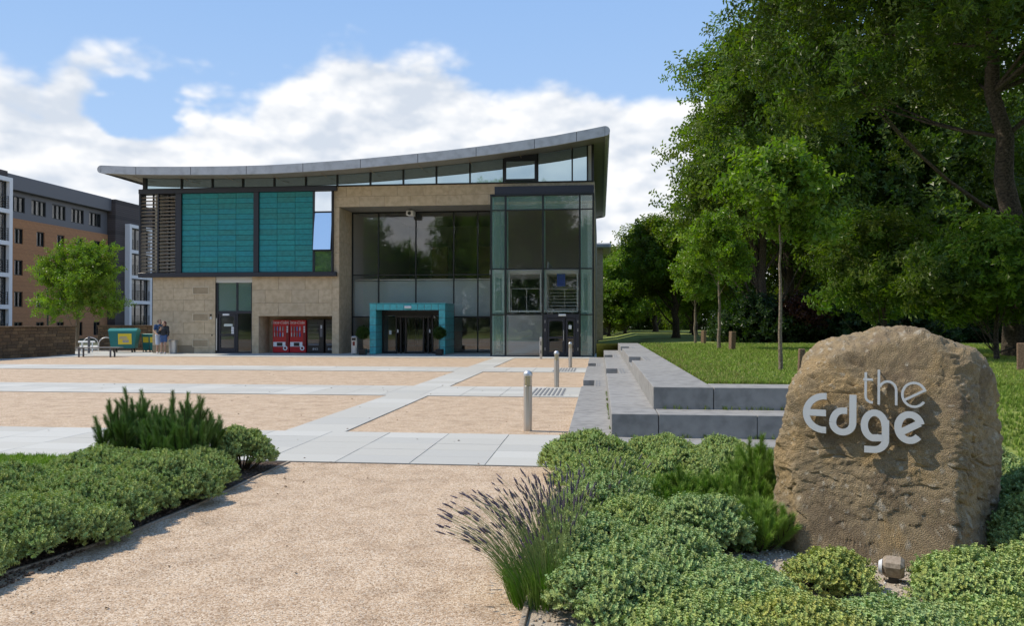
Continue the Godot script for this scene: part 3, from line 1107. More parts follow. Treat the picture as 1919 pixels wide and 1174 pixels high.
func make_building() -> void:
	var B := thing("campus_building", "sandstone, teal and glass two-storey building under a sweeping curved grey roof", "building")
	rng.seed = 90
	var ss := [M.sandstone_0, M.sandstone_1, M.sandstone_2, M.sandstone_3]
	var F := -39.8
	# ---- shell: floors, walls, back
	var sh := MB.new()
	sh.span(Vector3(-23.3, 0.02, -66), Vector3(-23.05, 9.0, F - 0.06))
	sh.span(Vector3(-0.62, 0.02, -66), Vector3(-0.36, 10.2, F - 0.3))
	sh.span(Vector3(-23.05, 0.02, -66), Vector3(-0.62, 9.0, -65.7))
	part(sh, "outer_wall", M.plaster, B)
	var fl := MB.new()
	fl.span(Vector3(-23.05, 3.70, -65.7), Vector3(-13.4, 4.0, F - 0.07))
	fl.span(Vector3(-13.4, 3.75, -65.7), Vector3(-5.3, 3.98, -45.5))
	fl.span(Vector3(-5.3, 3.95, -42.6), Vector3(-0.62, 4.17, -38.35))
	part(fl, "upper_floor", M.plaster, B)
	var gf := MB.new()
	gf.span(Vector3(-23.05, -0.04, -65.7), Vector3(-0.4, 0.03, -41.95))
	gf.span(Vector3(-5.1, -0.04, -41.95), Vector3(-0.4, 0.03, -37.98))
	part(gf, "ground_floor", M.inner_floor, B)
	var pw := MB.new()
	pw.span(Vector3(-13.5, 0.03, -65.0), Vector3(-13.3, 8.6, -42.0))
	pw.span(Vector3(-17.4, 0.03, -46.2), Vector3(-13.5, 3.7, -46.0))
	pw.span(Vector3(-20.3, 0.03, -46.0), Vector3(-20.1, 3.7, -40.2))
	pw.span(Vector3(-23.0, 4.0, -43.2), Vector3(-13.5, 8.6, -43.0))
	pw.span(Vector3(-4.9, 0.03, -40.6), Vector3(-2.85, 2.05, -40.45))
	part(pw, "partition", M.plaster, B)
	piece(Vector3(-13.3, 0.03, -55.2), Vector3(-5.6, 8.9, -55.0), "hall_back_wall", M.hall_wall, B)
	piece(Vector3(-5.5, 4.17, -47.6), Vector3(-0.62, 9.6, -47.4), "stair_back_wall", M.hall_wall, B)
	var bk := MB.new()
	bk.span(Vector3(-13.28, 1.96, -42.55), Vector3(-5.75, 3.86, -42.40))
	part(bk, "bulkhead", M.pale_panel, B)
	var rl := MB.new()
	rl.span(Vector3(-13.28, 3.90, -42.52), Vector3(-5.75, 3.97, -42.40))
	part(rl, "handrail", M.brushed_steel, B)
	# interior furnishings that show darkly through the glass
	piece(Vector3(-13.0, 0.03, -47.5), Vector3(-11.9, 1.1, -46.6), "counter", M.counter_wood, B)
	piece(Vector3(-8.9, 0.03, -48.2), Vector3(-6.2, 1.05, -47.4), "counter", M.counter_wood, B)
	piece(Vector3(-10.6, 4.0, -50.2), Vector3(-9.6, 6.4, -49.9), "inner_doorway", M.counter_wood, B)
	piece(Vector3(-7.7, 4.0, -50.2), Vector3(-6.8, 6.4, -49.9), "inner_doorway", M.counter_wood, B)
	# ---- sandstone
	var W := sub("stone_wall", B)
	piece(Vector3(-23.36, 0.02, F - 0.34), Vector3(-19.98, 3.98, F - 0.05), "backing", M.mortar, W)
	piece(Vector3(-17.92, 0.02, F - 0.34), Vector3(-17.6, 3.98, F - 0.05), "backing", M.mortar, W)
	piece(Vector3(-17.6, 1.99, F - 0.34), Vector3(-13.62, 3.98, F - 0.05), "backing", M.mortar, W)
	piece(Vector3(-13.62, 0.02, F - 2.05), Vector3(-13.35, 8.6, F - 0.05), "backing", M.mortar, W)
	piece(Vector3(-13.35, 7.6, F - 0.6), Vector3(-0.36, 8.58, F - 0.05), "backing", M.mortar, W)
	panels(W, "stone_panel", -23.39, -19.94, 0.42, 4.0, F, 0.6, 1.15, ss)
	panels(W, "stone_panel", -17.94, -17.57, 0.42, 1.95, F, 0.5, 0.4, ss, 0.007, 0.05, false)
	panels(W, "stone_panel", -17.94, -13.66, 1.95, 4.0, F, 0.68, 1.43, ss)
	panels(W, "stone_panel", -13.66, -13.29, 0.42, 4.0, F, 0.6, 0.4, ss, 0.007, 0.05, false)
	panels(W, "stone_panel", -13.57, -13.29, 4.0, 7.55, F, 0.6, 0.4, ss, 0.007, 0.05, false)
	panels(W, "stone_panel", -13.57, -0.26, 7.55, 8.60, F, 0.52, 1.33, ss)
	panels(W, "plinth_panel", -23.39, -19.94, 0.0, 0.42, F, 0.42, 1.15, [M.sandstone_2, M.plinth])
	panels(W, "plinth_panel", -17.94, -17.57, 0.0, 0.42, F, 0.42, 0.4, [M.sandstone_2, M.plinth])
	panels(W, "plinth_panel", -13.66, -13.29, 0.0, 0.42, F, 0.42, 0.4, [M.sandstone_2, M.plinth])
	# reveal of the big opening, facing right, and the flank of the building
	panels(W, "reveal_panel", F - 2.08, F - 0.055, 0.0, 7.55, -13.285, 0.6, 1.05, ss, 0.007, 0.05, true, false)
	panels(W, "flank_panel", -66.0, F - 0.055, 0.0, 8.60, -0.262, 0.86, 2.6, ss, 0.007, 0.09, true, false)
	# recess for the machines
	var rc := MB.new()
	rc.span(Vector3(-17.62, 0.02, F - 1.35), Vector3(-17.57, 1.99, F - 0.055))
	rc.span(Vector3(-13.66, 0.02, F - 1.35), Vector3(-13.61, 1.99, F - 0.055))
	rc.span(Vector3(-17.57, 1.955, F - 1.35), Vector3(-13.66, 1.99, F - 0.055))
	rc.span(Vector3(-17.62, 0.02, F - 1.45), Vector3(-13.61, 1.99, F - 1.35))
	part(rc, "machine_recess", M.sandstone_2, W)
	# soffit of the opening
	var so := sub("opening_soffit", B)
	for i in 6:
		piece(Vector3(lerpf(-13.28, -5.2, i / 6.0) + 0.005, 7.555, F - 2.1), Vector3(lerpf(-13.28, -5.2, (i + 1) / 6.0) - 0.005, 7.62, F - 0.06), "soffit_panel", M.soffit, so)
	var ceil_ := MB.new()
	ceil_.span(Vector3(-13.3, 8.3, -55), Vector3(-5.3, 8.5, F - 2.15))
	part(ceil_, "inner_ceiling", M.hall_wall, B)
	# ---- vents, entry pad
	for y in [0.34, 1.70, 3.09]:
		var v := sub("wall_vent", B)
		piece(Vector3(-21.17, y, F - 0.02), Vector3(-20.29, y + 0.40, F + 0.004), "vent_back", M.plinth, v)
		for e in [[-21.17, -20.29, y, y + 0.03], [-21.17, -20.29, y + 0.37, y + 0.40]]:
			piece(Vector3(e[0], e[2], F - 0.01), Vector3(e[1], e[3], F + 0.03), "vent_frame", M.vent_pale, v)
		for e in [-21.17, -20.32]:
			piece(Vector3(e, y + 0.031, F - 0.01), Vector3(e + 0.03, y + 0.369, F + 0.03), "vent_frame", M.vent_pale, v)
		for k in 8:
			piece(Vector3(-21.135, y + 0.05 + k * 0.04, F - 0.005), Vector3(-20.325, y + 0.07 + k * 0.04, F + 0.018), "vent_slat", M.sandstone_1, v)
	piece(Vector3(-20.22, 1.78, F + 0.002), Vector3(-20.10, 1.92, F + 0.05), "door_intercom", M.brushed_steel, B)
	piece(Vector3(-20.20, 1.97, F + 0.002), Vector3(-20.13, 2.05, F + 0.07), "wall_camera", M.black_paint, B)
	piece(Vector3(-20.13, 0.92, F + 0.002), Vector3(-20.08, 1.0, F + 0.03), "door_switch", M.black_paint, B)
	# ---- glazed side door
	var D := sub("side_door", B)
	var z0 := F - 0.16
	for e in [[-19.94, -19.83], [-18.84, -18.76], [-18.02, -17.94]]:
		piece(Vector3(e[0], 0.0, z0 - 0.06), Vector3(e[1], 3.97, z0 + 0.06), "door_frame", M.dark_steel, D)
	for e in [[3.85, 3.97], [2.08, 2.22], [0.0, 0.09]]:
		for s in [[-19.83, -18.84], [-18.76, -18.02]]:
			piece(Vector3(s[0], e[0], z0 - 0.05), Vector3(s[1], e[1], z0 + 0.05), "door_frame", M.dark_steel, D)
	piece(Vector3(-19.83, 2.22, z0 - 0.01), Vector3(-18.84, 3.85, z0 + 0.01), "window_pane", M.green_glass, D, 0.001)
	piece(Vector3(-18.76, 2.22, z0 - 0.01), Vector3(-18.02, 3.85, z0 + 0.01), "window_pane", M.green_glass, D, 0.001)
	piece(Vector3(-18.76, 0.09, z0 - 0.01), Vector3(-18.02, 2.08, z0 + 0.01), "window_pane", M.coated_glass, D, 0.001)
	for e in [[-19.80, -19.70], [-18.97, -18.87]]:
		piece(Vector3(e[0], 0.10, z0 - 0.03), Vector3(e[1], 2.07, z0 + 0.045), "leaf_frame", M.dark_steel, D)
	for e in [[0.10, 0.30], [0.95, 1.03], [1.93, 2.07]]:
		piece(Vector3(-19.70, e[0], z0 - 0.03), Vector3(-18.97, e[1], z0 + 0.045), "leaf_frame", M.dark_steel, D)
	for e in [[0.30, 0.95], [1.03, 1.93]]:
		piece(Vector3(-19.70, e[0], z0 - 0.01), Vector3(-18.97, e[1], z0 + 0.01), "door_pane", M.door_glass, D, 0.001)
	piece(Vector3(-19.93, 0.15, z0 + 0.075), Vector3(-19.86, 1.85, z0 + 0.12), "pull_handle", M.brushed_steel, D, 0.02)
	piece(Vector3(-19.55, 1.98, z0 + 0.05), Vector3(-19.20, 2.08, z0 + 0.13), "exit_light", M.paper, D)
	piece(Vector3(-19.52, 1.42, z0 + 0.015), Vector3(-19.05, 1.55, z0 + 0.025), "door_notice", M.pale_panel, D, 0.001)
	for k in 3:
		piece(Vector3(-19.12, 1.02 + k * 0.13, z0 + 0.026), Vector3(-18.98, 1.13 + k * 0.13, z0 + 0.03), "door_notice", M.paper, D, 0.001)
	# ---- steel frame, teal panels, louvres
	var S := sub("steel_frame", B)
	for e in [[-24.07, -13.38, 3.99, 4.22], [-24.07, -13.38, 8.37, 8.615]]:
		piece(Vector3(e[0], e[2], F - 0.4), Vector3(e[1], e[3], F + 0.24), "beam", M.dark_steel, S, 0.01)
	for e in [[-24.07, -23.97], [-22.05, -21.72], [-17.79, -17.52], [-14.63, -14.56], [-13.64, -13.57]]:
		piece(Vector3(e[0], 4.221, F - 0.35), Vector3(e[1], 8.369, F + 0.20), "post", M.dark_steel, S, 0.01)
	var back := MB.new()
	back.span(Vector3(-21.72, 4.22, F - 0.3), Vector3(-14.6, 8.37, F - 0.1))
	part(back, "panel_backing", M.black_frame, S)
	var T := sub("teal_cladding", B)
	var teal := [M.teal_panel_0, M.teal_panel_1, M.teal_panel_2, M.teal_panel_3, M.teal_panel_4]
	panels(T, "teal_panel", -21.715, -17.795, 4.225, 8.365, F + 0.10, 0.276, 0.98, teal, 0.016, 0.04, false)
	panels(T, "teal_panel", -17.515, -14.635, 4.225, 8.365, F + 0.10, 0.276, 0.96, teal, 0.016, 0.04, false)
	var L := sub("louvre_screen", B)
	piece(Vector3(-23.06, 4.225, F + 0.02), Vector3(-22.98, 8.365, F + 0.16), "louvre_post", M.dark_steel, L)
	for k in 22:
		var y := 4.32 + k * 0.184
		for s in [[-23.96, -23.07], [-22.97, -22.06]]:
			var mb := MB.new()
			mb.cbox(Vector3.ZERO, Vector3(s[1] - s[0] - 0.01, 0.022, 0.13), 0.004, Basis(Vector3.RIGHT, 0.55))
			part(mb, "louvre_slat", M.timber_slat, L, Vector3((s[0] + s[1]) * 0.5, y, F + 0.09))
	piece(Vector3(-23.96, 4.23, F - 0.22), Vector3(-22.06, 8.36, F - 0.20), "louvre_window", M.coated_glass, L, 0.001)
	for e in [[-23.5, -23.44], [-22.62, -22.56]]:
		piece(Vector3(e[0], 4.23, F - 0.26), Vector3(e[1], 8.36, F - 0.14), "window_mullion", M.dark_steel, L)
	piece(Vector3(-23.95, 7.2, F - 0.26), Vector3(-22.07, 7.26, F - 0.15), "window_transom", M.dark_steel, L)
	var TW := sub("tall_window", B)
	for e in [[4.23, 5.27, 0.0], [5.34, 7.27, -0.125], [7.33, 8.36, -0.02]]:
		var pn := piece(Vector3(-14.555, e[0], F + 0.08), Vector3(-13.645, e[1], F + 0.095), "window_pane", M.mirror_glass if e[2] < 0 else M.sky_glass, TW, 0.001)
		pn.rotation.x = e[2]
		pn.position.z += absf(sin(e[2])) * (e[1] - e[0]) * 0.5
	for e in [[5.27, 5.34], [7.27, 7.33]]:
		piece(Vector3(-14.555, e[0], F + 0.03), Vector3(-13.645, e[1], F + 0.15), "window_transom", M.black_frame, TW)
	# ---- clerestory
	var C := sub("clerestory", B)
	var mx := [-23.86, -21.82, -20.12, -18.46, -16.76, -15.07, -13.40, -11.66, -9.94, -8.23, -6.51, -4.81, -3.09, -1.37, -0.62, -0.36]
	for i in mx.size():
		var x: float = mx[i]
		var hw := 0.035
		if i == 0:
			hw = 0.09
		if i == mx.size() - 1:
			hw = 0.06
		piece(Vector3(x - hw, 8.667, F - 0.12), Vector3(x + hw, soffit_y(x) + 0.15, F + 0.04), "mullion", M.black_frame, C)
	piece(Vector3(-23.95, 8.617, F - 0.14), Vector3(-0.30, 8.665, F + 0.06), "sill", M.black_frame, C)
	for i in mx.size() - 1:
		var a: float = mx[i] + 0.035
		var b: float = mx[i + 1] - 0.035
		var g := MB.new()
		var ya := soffit_y(a) + 0.14
		var yb := soffit_y(b) + 0.14
		var lo := 8.667
		for s in [[F - 0.05, 1.0], [F - 0.066, -1.0]]:
			g.face([Vector3(a, lo, s[0]), Vector3(b, lo, s[0]), Vector3(b, yb, s[0]), Vector3(a, ya, s[0])], Vector3(0, 0, s[1]))
		part(g, "clerestory_pane", M.plaster if i == mx.size() - 2 else M.sky_glass, C)
		var hd := MB.new()
		for s2 in 2:
			var xa := lerpf(a, b, s2 * 0.5)
			var xb := lerpf(a, b, s2 * 0.5 + 0.5)
			var ang := atan2(soffit_y(xb) - soffit_y(xa), xb - xa)
			hd.box(Vector3((xa + xb) * 0.5, (soffit_y(xa) + soffit_y(xb)) * 0.5 + 0.065, F - 0.02), Vector3((xb - xa) / cos(ang), 0.035, 0.14), Basis(Vector3.BACK, ang))
		part(hd, "head_frame", M.black_frame, C)
	var ow := sub("opening_window", B)
	for e in [[-4.77, -3.13, 8.71, 8.80], [-4.77, -3.13, 9.68, 9.98]]:
		piece(Vector3(e[0], e[2], F - 0.04), Vector3(e[1], e[3], F + 0.12), "window_frame", M.dark_steel, ow)
	for e in [[-4.77, -4.66], [-3.24, -3.13]]:
		piece(Vector3(e[0], 8.801, F - 0.04), Vector3(e[1], 9.679, F + 0.12), "window_frame", M.dark_steel, ow)
	piece(Vector3(-4.66, 8.80, F + 0.05), Vector3(-3.24, 9.68, F + 0.065), "window_pane", M.sky_glass, ow, 0.001)
	# rooms behind the clerestory
	var cr := MB.new()
	cr.span(Vector3(-23.0, 8.55, -48.0), Vector3(-0.7, 8.64, F - 0.2))
	part(cr, "inner_ledge", M.plaster, B)
	# ---- roof
	var R := sub("roof", B)
	var RF := -37.9
	var RB := -68.0
	var top := func(x: float) -> float: return soffit_y(x) - 0.06 + lerpf(0.37, 0.45, clampf((x + 25.0) / 25.5, 0, 1))
	var prof := []
	var n := 48
	for i in n + 1:
		var x := lerpf(-25.08, 0.24, float(i) / n)
		prof.append(Vector2(x, soffit_y(x) - 0.06))
	for k in range(1, 6):
		var cy: float = (soffit_y(0.24) - 0.06 + top.call(0.24)) * 0.5
		var rr: float = (top.call(0.24) - soffit_y(0.24) + 0.06) * 0.5
		var a := -PI / 2 + PI * k / 6.0
		prof.append(Vector2(0.24 + cos(a) * rr, cy + sin(a) * rr))
	for i in n + 1:
		var x := lerpf(0.24, -25.08, float(i) / n)
		prof.append(Vector2(x, top.call(x)))
	for k in range(1, 6):
		var cy: float = (soffit_y(-25.08) - 0.06 + top.call(-25.08)) * 0.5
		var rr: float = (top.call(-25.08) - soffit_y(-25.08) + 0.06) * 0.5
		var a := PI / 2 + PI * k / 6.0
		prof.append(Vector2(-25.08 + cos(a) * rr, cy + sin(a) * rr))
	var under := MB.new()
	var skin := MB.new()
	var fback := MB.new()
	var np := prof.size()
	for i in np:
		var p: Vector2 = prof[i]
		var q: Vector2 = prof[(i + 1) % np]
		var nr := Vector3(q.y - p.y, p.x - q.x, 0).normalized()
		var f0 := RF - 0.02
		# the underside rises a little from the front edge to the wall
		if i < n:
			var zi := F + 0.1
			under.face([Vector3(p.x, p.y, f0), Vector3(q.x, q.y, f0), Vector3(q.x, q.y + 0.12, zi), Vector3(p.x, p.y + 0.12, zi)], nr)
			under.face([Vector3(p.x, p.y + 0.12, zi), Vector3(q.x, q.y + 0.12, zi), Vector3(q.x, q.y + 0.12, RB), Vector3(p.x, p.y + 0.12, RB)], nr)
		else:
			skin.face([Vector3(p.x, p.y, f0), Vector3(q.x, q.y, f0), Vector3(q.x, q.y, RB), Vector3(p.x, p.y, RB)], nr)
	for i in n:
		var a0: Vector2 = prof[i]
		var a1: Vector2 = prof[i + 1]
		for zz in [[RF - 0.02, 1.0], [RB, -1.0]]:
			(fback if zz[1] > 0 else skin).face([Vector3(a0.x, a0.y, zz[0]), Vector3(a1.x, a1.y, zz[0]), Vector3(a1.x, top.call(a1.x), zz[0]), Vector3(a0.x, top.call(a0.x), zz[0])], Vector3(0, 0, zz[1]))
	part(skin, "roof_skin", M.zinc, R)
	part(fback, "fascia_backing", M.dark_steel, R)
	part(under, "soffit", M.soffit, R)
	# fascia panels on the front edge, with joints
	var fx := [-25.08, -23.2, -20.3, -17.4, -14.5, -11.6, -8.75, -5.9, -3.1, -1.1, 0.24]
	for i in fx.size() - 1:
		var fm := MB.new()
		var seg := 6
		for s in seg:
			var xa := lerpf(fx[i] + 0.014, fx[i + 1] - 0.014, float(s) / seg)
			var xb := lerpf(fx[i] + 0.014, fx[i + 1] - 0.014, float(s + 1) / seg)
			var la := soffit_y(xa) - 0.075
			var lb := soffit_y(xb) - 0.075
			var ta: float = top.call(xa) + 0.012
			var tb: float = top.call(xb) + 0.012
			fm.face([Vector3(xa, la, RF), Vector3(xb, lb, RF), Vector3(xb, tb, RF), Vector3(xa, ta, RF)], Vector3.BACK)
			fm.face([Vector3(xa, ta, RF), Vector3(xb, tb, RF), Vector3(xb, tb, RF - 0.3), Vector3(xa, ta, RF - 0.3)], Vector3.UP)
			fm.face([Vector3(xa, la, RF), Vector3(xb, lb, RF), Vector3(xb, lb, RF - 0.1), Vector3(xa, la, RF - 0.1)], Vector3.DOWN)
		part(fm, "fascia_panel", M.zinc, R)
	for e in [0.24, -25.08]:
		var rr: float = (top.call(e) - soffit_y(e) + 0.06) * 0.5 + 0.01
		var cy: float = (soffit_y(e) - 0.06 + top.call(e)) * 0.5
		var em := MB.new()
		var pp := [Vector3(e, cy, RF)]
		for k in 13:
			var a := (-PI / 2 + PI * k / 12.0) if e > 0 else (PI / 2 + PI * k / 12.0)
			pp.append(Vector3(e + cos(a) * rr, cy + sin(a) * rr, RF))
		em.face(pp, Vector3.BACK)
		part(em, "fascia_end", M.zinc, R)
	# soffit joints: thin cover strips that follow the slope
	for x in [-23.9, -21.4, -18.9, -16.4, -13.9, -11.4, -8.9, -6.4, -3.9, -1.4]:
		var jm := MB.new()
		jm.box(Vector3(0, 0, 0), Vector3(0.024, 0.016, 1.62), Basis(Vector3.RIGHT, atan2(0.12, F + 0.1 - RF + 0.02) + PI))
		part(jm, "soffit_joint", M.plinth, R, Vector3(x, soffit_y(x) - 0.004, (F + RF) * 0.5))
	# lower wing far behind on the right
	var wing := sub("rear_wing", B)
	var wm := MB.new()
	wm.span(Vector3(-8.0, 0.02, -75.4), Vector3(0.25, 8.0, -70))
	part(wm, "wall", M.sandstone_1, wing)
	piece(Vector3(-9.0, 8.01, -76), Vector3(0.95, 8.45, -69.4), "wing_roof", M.zinc, wing, 0.1)
	# ---- curtain wall in the opening
	var K := sub("curtain_wall", B)
	var cz := -41.9
	var kx := [-13.25, -11.81, -9.77, -7.72, -6.43, -5.74, -5.2]
	var ky := [0.03, 1.92, 4.16, 7.50]
	for i in kx.size():
		piece(Vector3(kx[i] - 0.03, 0.03, cz - 0.10), Vector3(kx[i] + 0.03, 7.55, cz + 0.045), "mullion", M.black_frame, K)
	for i in kx.size() - 1:
		for j in 4:
			piece(Vector3(kx[i] + 0.03, ky[j] - 0.03, cz - 0.09), Vector3(kx[i + 1] - 0.03, ky[j] + (0.03 if j < 3 else 0.05), cz + 0.035), "transom", M.black_frame, K)
		for j in 3:
			if j == 0 and kx[i] > -12.0 and kx[i + 1] < -7.6:
				continue
			piece(Vector3(kx[i] + 0.03, ky[j] + 0.03, cz - 0.012), Vector3(kx[i + 1] - 0.03, ky[j + 1] - 0.03, cz + 0.012), "glass_pane", M.coated_glass, K, 0.001)
			piece(Vector3(kx[i] + 0.03, ky[j] + 0.03, cz - 0.052), Vector3(kx[i + 1] - 0.03, ky[j + 1] - 0.03, cz - 0.04), "inner_pane", M.coated_glass, K, 0.001)
	# camera under the soffit
	var cam_box := sub("security_camera", B)
	piece(Vector3(-10.05, 7.20, F - 1.55), Vector3(-9.65, 7.48, F - 1.0), "housing", M.white_paint, cam_box, 0.05)
	piece(Vector3(-9.93, 7.47, F - 1.35), Vector3(-9.78, 7.56, F - 1.2), "bracket", M.grey_metal, cam_box)
	var lens := MB.new()
	lens.tube(PackedVector3Array([Vector3(-9.86, 7.32, F - 1.03), Vector3(-9.86, 7.31, F - 0.95)]), PackedFloat32Array([0.09, 0.085]), 14)
	part(lens, "lens", M.black_paint, cam_box)
	# ---- teal portal
	var P := sub("entrance_portal", B)
	var pz := -39.4
	var px0 := -11.57
	var px1 := -7.69
	var pc := MB.new()
	pc.span(Vector3(px0 + 0.03, 0.02, -41.84), Vector3(px0 + 0.30, 2.53, pz - 0.02))
	pc.span(Vector3(px1 - 0.30, 0.02, -41.84), Vector3(px1 - 0.03, 2.53, pz - 0.02))
	pc.span(Vector3(px0 + 0.30, 2.27, -41.84), Vector3(px1 - 0.30, 2.53, pz - 0.02))
	part(pc, "portal_core", M.grey_metal, P)
	var tm := [M.portal_tile_0, M.portal_tile_1]
	panels(P, "portal_tile", px0, px1, 2.24, 2.56, pz, 0.32, 0.355, tm, 0.022, 0.03, false)
	panels(P, "portal_tile", px0, px0 + 0.33, 0.02, 2.24, pz, 0.37, 0.4, tm, 0.022, 0.03, false)
	panels(P, "portal_tile", px1 - 0.33, px1, 0.02, 2.24, pz, 0.37, 0.4, tm, 0.022, 0.03, false)
	panels(P, "portal_tile", -41.84, pz - 0.032, 0.02, 2.56, px1, 0.37, 1.2, tm, 0.022, 0.03, false, false)
	panels(P, "portal_tile", -40.55, pz - 0.032, 0.02, 2.24, px0 + 0.33, 0.37, 1.2, tm, 0.022, 0.03, false, false)
	piece(Vector3(px0 - 0.02, 2.561, -41.84), Vector3(px1 + 0.02, 2.60, pz + 0.02), "portal_cap", M.portal_tile_1, P)
	piece(Vector3(-9.75, 2.33, pz + 0.01), Vector3(-9.40, 2.46, pz + 0.10), "portal_light", M.paper, P, 0.02)
	# sliding doors in the portal
	var E := sub("entrance_doors", B)
	var ez := -40.6
	var lx := px0 + 0.335
	var rx := px1 - 0.335
	piece(Vector3(lx, 1.98, ez - 0.1), Vector3(rx, 2.235, ez + 0.1), "door_header", M.black_frame, E)
	for x in [lx + 0.05, -10.48, -10.25, -9.98, -9.05, -8.80, -8.58, rx - 0.05]:
		piece(Vector3(x - 0.04, 0.02, ez - 0.06), Vector3(x + 0.04, 1.98, ez + 0.07), "door_stile", M.black_frame, E)
	piece(Vector3(-10.44, 1.86, ez + 0.11), Vector3(-8.62, 2.02, ez + 0.24), "door_operator", M.black_frame, E)
	for s in [[lx + 0.09, -10.52], [-9.94, -9.09], [-8.54, rx - 0.09]]:
		piece(Vector3(s[0], 0.10, ez - 0.008), Vector3(s[1], 1.97, ez + 0.008), "door_pane", M.coated_glass, E, 0.001)
		piece(Vector3(s[0], 0.02, ez - 0.05), Vector3(s[1], 0.10, ez + 0.05), "door_rail", M.black_frame, E)
	for x in [-10.88, -8.30]:
		piece(Vector3(x, 1.0, ez + 0.014), Vector3(x + 0.13, 1.22, ez + 0.02), "door_notice", M.paper, E, 0.001)
	for x in [-10.40, -8.72]:
		piece(Vector3(x - 0.03, 1.10, ez + 0.075), Vector3(x + 0.04, 1.26, ez + 0.09), "door_button", M.white_paint, E, 0.002)
	# ---- projecting glass box
	var G := sub("glass_stair_box", B)
	var gz := -37.9
	var gx := [-5.17, -4.48, -2.69, -0.95, -0.32]
	var gy := [0.04, 2.0, 4.18, 6.99, 7.67]
	piece(Vector3(-5.0, 7.76, F + 0.02), Vector3(-0.28, 8.12, gz + 0.05), "box_roof", M.dark_steel, G)
	piece(Vector3(-5.22, 7.67, F + 0.02), Vector3(-0.27, 7.755, gz + 0.06), "box_head", M.black_frame, G)
	piece(Vector3(-5.22, 0.0, gz - 0.10), Vector3(-0.27, 0.05, gz + 0.06), "box_sill", M.black_frame, G)
	for x in gx:
		piece(Vector3(x - 0.04, 0.05, gz - 0.09), Vector3(x + 0.04, 7.67, gz + 0.045), "mullion", M.black_frame, G)
	for i in 4:
		for j in range(1, 4):
			if i == 2 and j == 1:
				continue
			piece(Vector3(gx[i] + 0.04, gy[j] - 0.025, gz - 0.08), Vector3(gx[i + 1] - 0.04, gy[j] + 0.025, gz + 0.035), "transom", M.black_frame, G)
		for j in 4:
			if i == 2 and j == 0:
				continue
			piece(Vector3(gx[i] + 0.04, gy[j] + 0.025, gz - 0.012), Vector3(gx[i + 1] - 0.04, gy[j + 1] - 0.025, gz + 0.012), "glass_pane", M.green_glass if (i == 0 or i == 3 or j == 3) else M.coated_glass, G, 0.001)
			piece(Vector3(gx[i] + 0.04, gy[j] + 0.025, gz - 0.052), Vector3(gx[i + 1] - 0.04, gy[j + 1] - 0.025, gz - 0.04), "inner_pane", M.coated_glass, G, 0.001)
			# glass fins behind the mullions, seen edge on
			piece(Vector3(gx[i] + 0.06, gy[j] + 0.05, gz - 0.45), Vector3(gx[i] + 0.085, gy[j + 1] - 0.05, gz - 0.10), "glass_fin", M.glass_edge, G, 0.002)
	for j in 4:
		piece(Vector3(-0.33, gy[j] + 0.025, F + 0.06), Vector3(-0.31, gy[j + 1] - 0.025, gz - 0.1), "side_pane", M.green_glass, G, 0.001)
		piece(Vector3(-5.18, gy[j] + 0.025, F + 0.06), Vector3(-5.16, gy[j + 1] - 0.025, gz - 0.1), "side_pane", M.green_glass, G, 0.001)
		if j > 0:
			piece(Vector3(-0.36, gy[j] - 0.025, F + 0.06), Vector3(-0.28, gy[j] + 0.025, gz - 0.1), "side_transom", M.black_frame, G)
	# inner frames of pale steel round the first-floor lights
	for s in [[-5.08, -4.58], [-4.36, -2.78], [-2.60, -1.03], [-0.86, -0.4]]:
		for e in [[2.12, 2.20], [4.02, 4.10]]:
			piece(Vector3(s[0], e[0], gz - 0.30), Vector3(s[1], e[1], gz - 0.16), "inner_frame", M.pale_panel, G)
		for x in [s[0], s[1] - 0.07]:
			piece(Vector3(x, 2.201, gz - 0.30), Vector3(x + 0.07, 4.019, gz - 0.16), "inner_frame", M.pale_panel, G)
	piece(Vector3(-4.4, 3.25, gz - 0.9), Vector3(-0.7, 3.29, gz - 0.86), "stair_rail", M.brushed_steel, G, 0.01)
	for x in [-4.3, -3.55, -2.7, -1.7, -0.8]:
		piece(Vector3(x - 0.015, 2.1, gz - 0.9), Vector3(x + 0.015, 3.25, gz - 0.86), "rail_post", M.brushed_steel, G, 0.004)
	# flight of stairs rising behind the right-hand lights
	for k in 11:
		piece(Vector3(-2.5, 2.25 + k * 0.17, gz - 1.5 - k * 0.28), Vector3(-0.75, 2.30 + k * 0.17, gz - 1.22 - k * 0.28), "stair_tread", M.plaster, G)
	piece(Vector3(-2.56, 2.0, -42.4), Vector3(-2.51, 4.6, gz - 1.2), "stair_string", M.brushed_steel, G)
	piece(Vector3(-2.05, 3.35, gz - 0.40), Vector3(-1.65, 3.95, gz - 0.38), "hanging_banner", M.blue_sign, G)
	# double doors in the box
	var GD := sub("box_doors", B)
	for e in [[-2.65, -2.50], [-1.14, -0.99]]:
		piece(Vector3(e[0], 0.05, gz - 0.06), Vector3(e[1], 2.02, gz + 0.07), "door_frame", M.dark_steel, GD)
	piece(Vector3(-2.50, 1.84, gz - 0.06), Vector3(-1.14, 2.02, gz + 0.07), "door_frame", M.dark_steel, GD)
